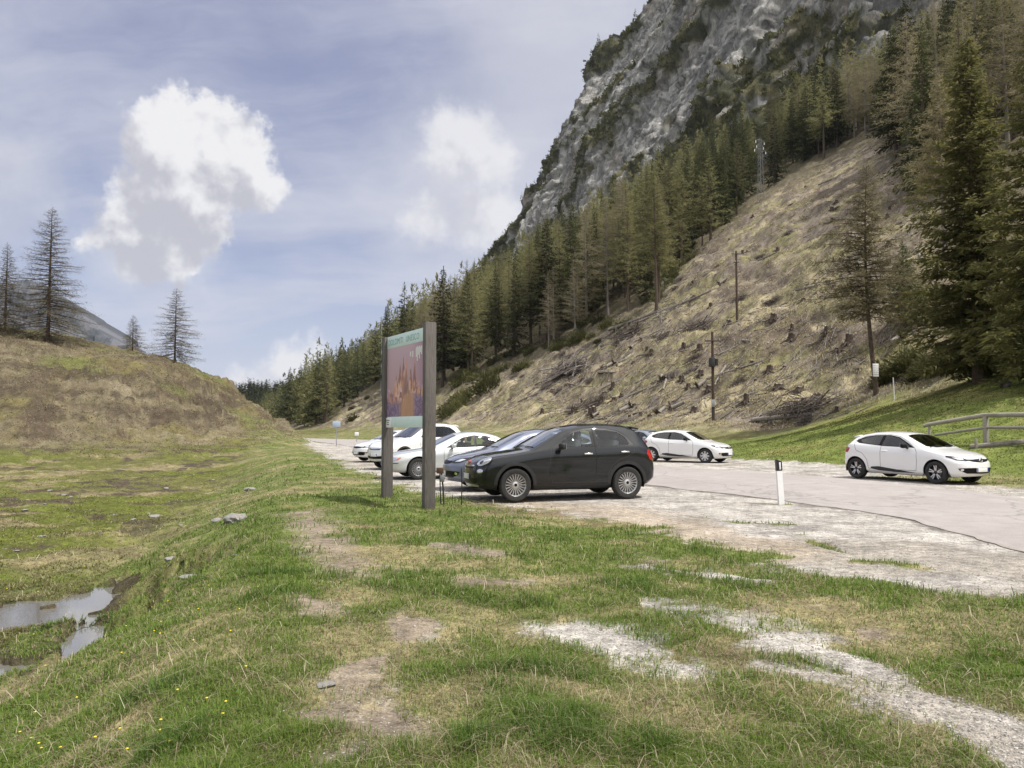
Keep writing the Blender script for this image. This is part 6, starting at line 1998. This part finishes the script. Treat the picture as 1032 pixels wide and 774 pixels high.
def build_rocks():
    ms = [rock_mesh(k) for k in range(4)]
    def put(u, v, wpx, k, label, group=None, sink=.12, squash=1.0):
        X, Y, Z = hit(u, v)
        s = wpx * float(proj(X, Y, Z)[2]) / FPX / 2
        o = bpy.data.objects.new('rock', ms[k]); COL.objects.link(o)
        o.location = (X, Y, Z + s * (.5 - sink * 3)); o.scale = (s, s, s * squash); o.rotation_euler = (0, 0, k * 1.3 + u * .01)
        tag(o, label, 'rock', group)
    put(238, 524, 27, 0, 'largest grey rock at the foot of the grass bank on the left', squash=.8)
    put(218, 527, 10, 1, 'small pale rock just left of the largest grey rock')
    put(156, 521, 14, 2, 'flat pale stone on the low meadow left of the grey rock', squash=.5)
    put(252, 494, 13, 3, 'pale stone by the brown slip at the foot of the hill', squash=.6)
    put(190, 582, 18, 1, 'flat whitish stone on the bank above the pools', squash=.4)
    put(172, 565, 15, 2, 'whitish stone at the edge of the low meadow beyond the pools', squash=.5)
    put(328, 694, 22, 3, 'flat white stone lying in the near grass', squash=.35)
    put(205, 741, 16, 0, 'small buff stone in the grass at lower left', squash=.5)
    put(1013, 389, 12, 1, 'pale boulder under the big spruce', squash=1.5, sink=.05)
    r = np.random.default_rng(12)
    for q in range(26):
        u, v = r.uniform(0, 250), r.uniform(485, 560)
        put(u, v, r.uniform(3, 7), q % 4, 'little pale stone, one of many strewn on the low meadow', 'stones strewn on the meadow', squash=.6)

# ------------------------------------------------------------------ grass and stones (uncountable)
def ground_from_pixels(u, v):
    d = np.stack([(u - 516) / FPX, CP - (387 - v) / FPX * SP, SP + (387 - v) / FPX * CP], 1)
    z = np.zeros(len(u))
    for _ in range(6):
        t = (z - CAMZ) / d[:, 2]
        t = np.clip(t, 0, 400)
        x, y = d[:, 0] * t, d[:, 1] * t
        z = np.minimum(H0(x, y), 1.2)
    return x, y

def blades(name, x, y, z, az, h, w, lean, col, mat):
    k = len(x)
    b = np.stack([x, y, z], 1)
    d = np.stack([np.cos(az), np.sin(az), 0 * az], 1); sd = np.stack([-np.sin(az), np.cos(az), 0 * az], 1)
    up = np.array([0, 0, 1.0])
    m = b + d * (lean * h * .35)[:, None] + up * (h * .58)[:, None]
    t = b + d * (lean * h)[:, None] + up * (h * (1 - .35 * np.minimum(lean, 1.6)))[:, None]
    V = np.stack([b - sd * w[:, None] / 2, b + sd * w[:, None] / 2, m + sd * w[:, None] * .38, m - sd * w[:, None] * .38, t], 1).reshape(-1, 3)
    i = np.arange(k) * 5
    F1 = np.stack([i, i + 1, i + 2, i + 3], 1); F2 = np.stack([i + 3, i + 2, i + 4], 1)
    o = mesh_np(name, V, [F1, F2], mat, colors=np.repeat(col, 5, 0), kind='stuff')
    return o

def blade_mat():
    m, n, b = new_mat('grass_blade')
    set_in(b, rough=.6, spec=.25)
    c = n.new('ShaderNodeAttribute', attribute_name='Col').outputs['Color']
    n.put(b.inputs['Base Color'], c)
    tr = n.new('ShaderNodeBsdfTranslucent'); n.put(tr.inputs['Color'], c)
    mx = n.new('ShaderNodeMixShader'); mx.inputs[0].default_value = .38
    n.t.links.new(b.outputs[0], mx.inputs[1]); n.t.links.new(tr.outputs[0], mx.inputs[2])
    n.t.links.new(mx.outputs[0], n.t.nodes['Material Output'].inputs['Surface'])
    return m

def build_grass():
    r = np.random.default_rng(99)
    nt = 62000
    # density follows the distance, thinning out towards the far meadow
    v = 452 + (800 - 452) * r.random(nt) ** .82
    u = r.uniform(-60, 1092, nt)
    x, y = ground_from_pixels(u, v)
    dist = np.hypot(x, y)
    g = cover_gravel(x, y); pd = pud_mask(x, y); hl = hill(x, y)
    road = poly_sd(x, y, ROAD_POLY)
    lu = lush(x, y)
    s, t = st(x, y)
    keep = (dist < 46) & (g < .05 + .85 * r.random(nt) ** 1.3) & (pd > -.02) & (hl < .8) & (road > .12) & ((s < -.5) | (road < 20))
    keep &= (s < 1.0)
    keep &= r.random(nt) < np.clip(.40 + .65 * lu, 0, 1)
    x, y, lu, dist, pd = x[keep], y[keep], lu[keep], dist[keep], pd[keep]
    k = len(x)
    nb = 8
    X = np.repeat(x, nb); Y = np.repeat(y, nb); LU = np.repeat(lu, nb); D = np.repeat(dist, nb)
    spread = .035 + .006 * D
    X = X + r.normal(0, 1, k * nb) * spread; Y = Y + r.normal(0, 1, k * nb) * spread
    ok = (cover_gravel(X, Y) < .78) & (pud_mask(X, Y) > -.06) & (poly_sd(X, Y, ROAD_POLY) > .05)
    X, Y, LU, D = X[ok], Y[ok], LU[ok], D[ok]
    Z = full(X, Y)[0] - .006
    n = len(X)
    tall = sst(.05, .7, fbm(X / .6, Y / .5, 3, 65)) * sst(.3, .8, LU)
    _, e = left_shelf(X, Y)
    low = sst(1.5, 5, e)
    h = (.030 + .045 * r.random(n) ** 1.4) * (.75 + .55 * LU) + tall * .10 * r.random(n)
    h = h * (1 - .35 * low * sst(9, 16, D)) * r.uniform(.6, 1.0, n)
    w = np.maximum(.0035, .00095 * D) * r.uniform(.7, 1.3, n)
    az = r.uniform(0, 6.283, n)
    lean = np.abs(r.normal(.75, .5, n))
    gcol = lerp3(A3(.095, .16, .020), A3(.19, .26, .05), r.random(n))
    gcol = lerp3(gcol, A3(.075, .14, .022), tall * .7)
    scol = lerp3(A3(.22, .18, .10), A3(.38, .33, .21), r.random(n))
    pdry = np.clip(.56 - .47 * LU + .16 * low, .07, .9)
    isd = r.random(n) < pdry
    mcol = lerp3(A3(.10, .12, .025), A3(.185, .175, .06), r.random(n))
    gcol = np.where((low > .5)[:, None] & (D > 9)[:, None], mcol, gcol)
    lean = np.where(isd, lean * 1.7, lean)
    m = blade_mat()
    for nm, sel, c in (('green_grass', ~isd, gcol), ('dry_grass', isd, scol)):
        blades(nm, X[sel], Y[sel], Z[sel], az[sel], h[sel], w[sel], lean[sel], c[sel], m)
    # long dead stems, bent over
    k = np.nonzero(isd & (D < 22) & (r.random(n) < .03))[0]
    q = len(k)
    blades('dead_stems', X[k], Y[k], Z[k], r.uniform(0, 6.283, q), r.uniform(.06, .17, q), w[k] * .8, np.abs(r.normal(1.7, .7, q)), lerp3(A3(.36, .31, .19), A3(.55, .49, .35), r.random(q)), m)
    # coarse tufts on the lawn, the hill and the clearing
    def coarse(name, n_, sx, cfun, hr, wr, per=6, spread=.16):
        X, Y = sx(n_)
        X = np.repeat(X, per) + r.normal(0, spread, n_ * per); Y = np.repeat(Y, per) + r.normal(0, spread, n_ * per)
        Z = full(X, Y)[0] - .02
        D = np.hypot(X, Y)
        q = len(X)
        h = r.uniform(*hr, q); w = np.maximum(wr, .0011 * D) * r.uniform(.6, 1.3, q)
        blades(name, X, Y, Z, r.uniform(0, 6.283, q), h, w, np.abs(r.normal(.7, .5, q)), cfun(q, X, Y), m)
    def lawn(n_):
        X, Y = r.uniform(6, 34, n_ * 3), r.uniform(19, 48, n_ * 3)
        s, t = st(X, Y)
        k = (s > -.6) & (s < 15) & (cover_gravel(X, Y) < .3) & (masks(X, Y)[4] < .4)
        X, Y = X[k], Y[k]
        i = r.integers(0, len(X), n_)
        return X[i], Y[i]
    coarse('lawn_grass', 9000, lawn, lambda q, X, Y: lerp3(A3(.115, .15, .03), A3(.19, .20, .06), r.random(q)), (.03, .09), .01)
    def slope(n_):
        u, v = r.uniform(470, 960, n_ * 3), r.uniform(140, 432, n_ * 3)
        e = np.interp(u, EDGE_U, EDGE_V)
        k = (v > e - 4) & ~((u > 740) & (v > 437 - (u - 740) * .22))
        u, v = u[k], v[k]
        ys = np.geomspace(30, 230, 420)
        out = []
        for a, b in zip(u[:n_], v[:n_]):
            d = ray(a, b); tq = ys / d[1]
            hh = H0(d[0] * tq, ys); kk = np.argmax(hh > CAMZ + d[2] * tq)
            out.append((d[0] * tq[kk], ys[kk]))
        o = np.array(out); o += r.normal(0, .4, o.shape)
        o = o[o[:, 1] > 34]
        i = r.integers(0, len(o), n_)
        return o[i, 0], o[i, 1]
    coarse('slope_grass', 7000, slope, lambda q, X, Y: lerp3(A3(.26, .225, .12), A3(.45, .39, .25), r.random(q)), (.10, .32), .03, 7, .35)
    def hillp(n_):
        X, Y = r.uniform(-62, -20, n_ * 3), r.uniform(52, 93, n_ * 3)
        k = hill(X, Y) > .3
        X, Y = X[k], Y[k]
        i = r.integers(0, len(X), n_)
        return X[i] + r.normal(0, .4, n_), Y[i] + r.normal(0, .4, n_)
    coarse('hill_grass', 4500, hillp, lambda q, X, Y: lerp3(A3(.20, .17, .09), A3(.32, .27, .16), r.random(q)), (.05, .15), .02, 6, .35)
    # loose stones on the gravel
    n = 60000
    v = 480 + 320 * r.random(n) ** .9; u = r.uniform(250, 1092, n)
    x, y = ground_from_pixels(u, v)
    k = (cover_gravel(x, y) > .45) & (poly_sd(x, y, ROAD_POLY) > .03) & (np.hypot(x, y) < 30)
    for p_, w_, k_ in PATCHES:
        if k_ == 2: k &= (line_d(x, y, p_) > w_ * 2.5) | (r.random(n) < .15)
    x, y = x[k], y[k]
    # extra rubble along the broken asphalt edge
    e = resample(ROAD_NEAR, 5000)[:2600]
    ex = e + r.normal(0, .09, e.shape)
    kk = (poly_sd(ex[:, 0], ex[:, 1], ROAD_POLY) > .0) & (ex[:, 1] > 6)
    x = np.concatenate([x, ex[kk, 0]]); y = np.concatenate([y, ex[kk, 1]])
    z = full(x, y)[0]
    nn = len(x)
    dd = np.hypot(x, y)
    s_ = np.maximum(r.lognormal(math.log(.0062), .5, nn), .0006 * dd)
    s_ = np.minimum(s_, .006 + .0016 * dd)
    dirs = np.array([(1, 0, 0), (-.5, .85, .1), (-.55, -.8, 0), (0.1, 0, .5), (0, 0, -.5)])
    R = r.uniform(0, 6.283, nn); c, q = np.cos(R), np.sin(R)
    jit = r.uniform(.6, 1.35, (nn, 5))
    V = np.empty((nn, 5, 3))
    for a, dv in enumerate(dirs):
        V[:, a, 0] = x + s_ * jit[:, a] * (dv[0] * c - dv[1] * q)
        V[:, a, 1] = y + s_ * jit[:, a] * (dv[0] * q + dv[1] * c)
        V[:, a, 2] = z + s_ * jit[:, a] * dv[2] + s_ * .15
    f = np.array([(0, 1, 3), (1, 2, 3), (2, 0, 3), (1, 0, 4), (2, 1, 4), (0, 2, 4)])
    F = (f[None] + (np.arange(nn) * 5)[:, None, None]).reshape(-1, 3)
    col = lerp3(A3(.20, .185, .17), A3(.50, .47, .43), r.random(nn) ** 1.3)
    m2, n2, b2 = new_mat('loose_stone'); set_in(b2, rough=.9, spec=.2)
    n2.put(b2.inputs['Base Color'], n2.new('ShaderNodeAttribute', attribute_name='Col').outputs['Color'])
    mesh_np('gravel_stones', V.reshape(-1, 3), [F], m2, None, False, colors=np.repeat(col, 5, 0), kind='stuff')
    # dandelions
    n = 90
    u = np.concatenate([r.uniform(0, 260, n // 2), r.uniform(760, 1030, n // 2)]); v = np.concatenate([r.uniform(570, 770, n // 2), r.uniform(445, 470, n // 2)])
    x, y = ground_from_pixels(u, v)
    k = (cover_gravel(x, y) < .3) & (pud_mask(x, y) > .1)
    x, y = x[k][:260], y[k][:260]
    z = full(x, y)[0] + .05
    mb = MB()
    for a, b, c_ in zip(x, y, z):
        rr = max(.009, .0009 * math.hypot(a, b))
        mb.add([(a + rr * math.cos(q), b + rr * math.sin(q), c_) for q in np.linspace(0, 5.24, 6)] + [(a, b, c_ + rr * .6), (a, b, c_ - rr * .6)],
               [(i, (i + 1) % 6, 6) for i in range(6)] + [((i + 1) % 6, i, 7) for i in range(6)])
    mb.build('dandelions', simple('dandelion_yellow', (.70, .52, .03), rough=.8), None, kind='stuff')
# ================================================================== SKY, SUN, CAMERA
SUN_AZ, SUN_EL = math.radians(114), math.radians(61)     # azimuth from +Y towards +X
WORLD_K = 0.10

def build_world():
    w = bpy.data.worlds.new('World'); SC.world = w
    w.use_nodes = True
    t = w.node_tree; n = N(t)
    bg = t.nodes['Background']
    bg.inputs['Strength'].default_value = WORLD_K * 1.09
    sky = n.new('ShaderNodeTexSky', sky_type='NISHITA')
    sky.sun_disc = False; sky.sun_elevation = SUN_EL; sky.sun_rotation = SUN_AZ
    sky.altitude = 1600; sky.air_density = 1.0; sky.dust_density = 1.0; sky.ozone_density = 1.5
    d = n.vm('NORMALIZE', n.new('ShaderNodeTexCoord').outputs['Generated'])
    sp = n.new('ShaderNodeSeparateXYZ'); n.put(sp.inputs[0], d)
    zc = n.math('ADD', n.math('MAXIMUM', sp.outputs[2], 0.0), .22)
    fl = n.new('ShaderNodeCombineXYZ')
    n.put(fl.inputs[0], n.math('DIVIDE', sp.outputs[0], zc)); n.put(fl.inputs[1], n.math('DIVIDE', sp.outputs[1], zc))
    K = 1.0 / WORLD_K
    def col(r, g, b): return (r * K, g * K, b * K)
    base = n.mix(.50, sky.outputs[0], col(.30, .295, .425))
    # thin high cloud, drawn out
    st_ = n.vm('MULTIPLY', n.vm('ADD', fl.outputs[0], n.vm('SCALE', n.noise(fl.outputs[0], 1.1, 4, .6, out=1), scale=.6)), (.55, 1.5, 1))
    c1 = n.noise(st_, 1.5, 8, .62); c2 = n.noise(fl.outputs[0], .75, 5, .55)
    ci = n.math('ADD', n.math('MULTIPLY', c1, .62), n.math('MULTIPLY', c2, .5))
    ci = n.map(ci, .42, .72, .05, .86, True)
    low = n.map(sp.outputs[2], .0, .28, .75, 0, True)
    ci = n.math('MAXIMUM', ci, n.math('MULTIPLY', low, .9))
    s1 = n.mix(ci, base, col(.50, .51, .58))
    # heaped clouds: nearness to a few lobes, broken up by noise
    wv = n.vm('ADD', d, n.vm('SCALE', n.vm('SUBTRACT', n.noise(d, 9, 6, .6, out=1), (.5, .5, .5)), scale=.05))
    wv = n.vm('ADD', wv, n.vm('SCALE', n.vm('SUBTRACT', n.noise(d, 34, 5, .6, out=1), (.5, .5, .5)), scale=.034))
    wv = n.vm('ADD', wv, n.vm('SCALE', n.vm('SUBTRACT', n.noise(d, 95, 4, .6, out=1), (.5, .5, .5)), scale=.013))
    def lobes(L, k=.035):
        out = None
        for (u, v, r) in L:
            q = ray(u, v); q = q / np.linalg.norm(q)
            e = n.math('SUBTRACT', n.vm('DISTANCE', wv, tuple(q)), r / FPX * .93)
            if out is None: out = e
            else:
                m = n.new('ShaderNodeMath', operation='SMOOTH_MIN'); n.put(m.inputs[0], out); n.put(m.inputs[1], e); m.inputs[2].default_value = k
                out = m.outputs[0]
        return out
    fine = n.noise(d, 16, 8, .65)
    # light on the billows: the heaps facing the upper right are brighter
    def heap(v): return n.math('ADD', n.noise(v, 11, 3, .5), n.math('MULTIPLY', n.noise(v, 27, 5, .55), .5))
    q0 = ray(160, 240); q1 = ray(172, 226)
    dv = q1 / np.linalg.norm(q1) - q0 / np.linalg.norm(q0)
    relief = n.math('MULTIPLY', n.math('SUBTRACT', heap(d), heap(n.vm('ADD', d, tuple(dv)))), 4.2)
    def cloud(L, inp, edge, amount, hi, sh, su, sv, sr, k=.03):
        e = lobes(L, k)
        e = n.math('ADD', e, n.math('MULTIPLY', n.math('SUBTRACT', fine, .5), -.06))
        dens = n.math('MULTIPLY', n.map(e, edge, -edge * .7, 0, 1, True), amount)
        q = ray(su, sv); q = q / np.linalg.norm(q)
        lit = n.math('DIVIDE', n.vm('DISTANCE', wv, tuple(q)), sr / FPX)
        lit = n.math('ADD', lit, n.math('MULTIPLY', n.math('SUBTRACT', n.noise(wv, 17, 7, .62), .5), .9))
        lit = n.math('ADD', lit, relief)
        c = n.mix(n.map(lit, .25, 1.35, 1, 0, True), hi, sh)
        return n.mix(dens, inp, c)
    hi, sh = col(.70, .695, .70), col(.42, .42, .465)
    s2 = cloud([(470, 165, 60), (520, 130, 50), (560, 60, 80), (440, 225, 40), (600, 10, 60), (490, 220, 50)], s1, .08, .5, col(.60, .60, .625), col(.52, .52, .57), 470, 260, 70, .05)
    s2 = cloud([(455, 147, 28), (482, 150, 24), (436, 160, 14), (506, 160, 14), (438, 214, 22), (474, 216, 26), (505, 218, 24), (420, 222, 12)], s2, .020, .86, col(.66, .655, .67), col(.50, .50, .545), 455, 195, 34, .012)
    s2 = cloud([(5, 175, 26), (-15, 205, 40), (20, 200, 18)], s2, .05, .55, col(.58, .58, .60), col(.49, .49, .54), 0, 240, 50)
    s2 = cloud([(238, 380, 10), (252, 381, 8), (285, 364, 14), (275, 376, 12), (300, 372, 14), (320, 360, 12), (262, 386, 10)], s2, .016, .85, col(.68, .67, .68), col(.56, .56, .6), 270, 410, 30, .012)
    s3 = cloud([(130, 262, 20), (185, 264, 22), (105, 244, 18)], s2, .045, .55, col(.62, .62, .64), col(.52, .52, .565), 170, 300, 40, .05)
    s3 = cloud([(205, 122, 32), (165, 124, 26), (240, 143, 27), (142, 138, 18), (190, 165, 42), (235, 178, 34), (264, 188, 17), (279, 195, 9), (152, 200, 32), (122, 224, 24), (100, 242, 17), (160, 238, 30), (200, 228, 28), (140, 262, 17), (176, 264, 19)], s3, .0095, .97, hi, sh, 160, 262, 100, .022)
    # bright cloud added overhead, out of frame, as fill light for the scene
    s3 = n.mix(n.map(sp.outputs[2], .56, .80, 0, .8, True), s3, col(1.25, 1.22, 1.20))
    bk = n.math('MULTIPLY', n.map(sp.outputs[1], -.05, -.55, 0, .8, True), n.map(sp.outputs[2], .02, .2, 0, 1, True))  # unseen bright cloud added behind the camera, fills surfaces that face it
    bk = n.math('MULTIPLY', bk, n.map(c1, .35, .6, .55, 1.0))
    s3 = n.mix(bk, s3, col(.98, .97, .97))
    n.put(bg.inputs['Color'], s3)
    # below the horizon: the light of open ground
    return w

def build_haze():
    mb = MB().box((-200, 1350, 345), (5200, 4500, 700))
    m = bpy.data.materials.new('thin_air_haze'); m.use_nodes = True
    t = m.node_tree; t.nodes.remove(t.nodes['Principled BSDF'])
    v = t.nodes.new('ShaderNodeVolumePrincipled')
    v.inputs['Color'].default_value = (.72, .82, 1.0, 1); v.inputs['Density'].default_value = 4.0e-5; v.inputs['Anisotropy'].default_value = .1
    t.links.new(v.outputs[0], t.nodes['Material Output'].inputs['Volume'])
    mb.build('haze', m, None, False, kind='stuff')
    SC.cycles.volume_bounces = 0

def build_light():
    l = bpy.data.lights.new('sun', 'SUN'); l.energy = 4.2; l.angle = math.radians(.55); l.color = (1.0, .955, .89)
    o = bpy.data.objects.new('sun', l); COL.objects.link(o)
    S = Vector((math.sin(SUN_AZ) * math.cos(SUN_EL), math.cos(SUN_AZ) * math.cos(SUN_EL), math.sin(SUN_EL)))
    o.rotation_euler = S.to_track_quat('Z', 'Y').to_euler()
    o.location = S * 200

def build_camera():
    c = bpy.data.cameras.new('camera'); c.sensor_fit = 'HORIZONTAL'; c.sensor_width = 36.0
    c.lens = 36.0 * FPX / PW; c.clip_start = .05; c.clip_end = 9000
    o = bpy.data.objects.new('camera', c); COL.objects.link(o)
    o.location = (0, 0, CAMZ)
    o.rotation_euler = (math.pi / 2 + PITCH, 0, 0)
    SC.camera = o

def settings():
    SC.view_settings.view_transform = 'Standard'; SC.view_settings.look = 'None'
    SC.view_settings.gamma = 1.0; SC.view_settings.use_curve_mapping = False
    SC.view_settings.exposure = 0.25
    SC.render.engine = 'CYCLES'
    cy = SC.cycles
    cy.use_denoising = True
    try: cy.denoiser = 'OPENIMAGEDENOISE'
    except Exception: pass
    cy.max_bounces = 6; cy.diffuse_bounces = 3; cy.glossy_bounces = 4; cy.transmission_bounces = 4; cy.transparent_max_bounces = 12
    cy.caustics_reflective = False; cy.caustics_refractive = False
    cy.sample_clamp_indirect = 2.5
    SC.render.threads_mode = 'AUTO'

import time as _t
def step(f):
    a = _t.time(); f(); print('%-18s %.1fs' % (f.__name__, _t.time() - a), flush=True)

for f in (build_camera, build_world, build_light, settings, build_ground, build_road, build_pools, build_cliff, build_far, build_trees, build_debris, build_cars, build_sign, build_furniture, build_rocks, build_grass, build_haze):
    step(f)
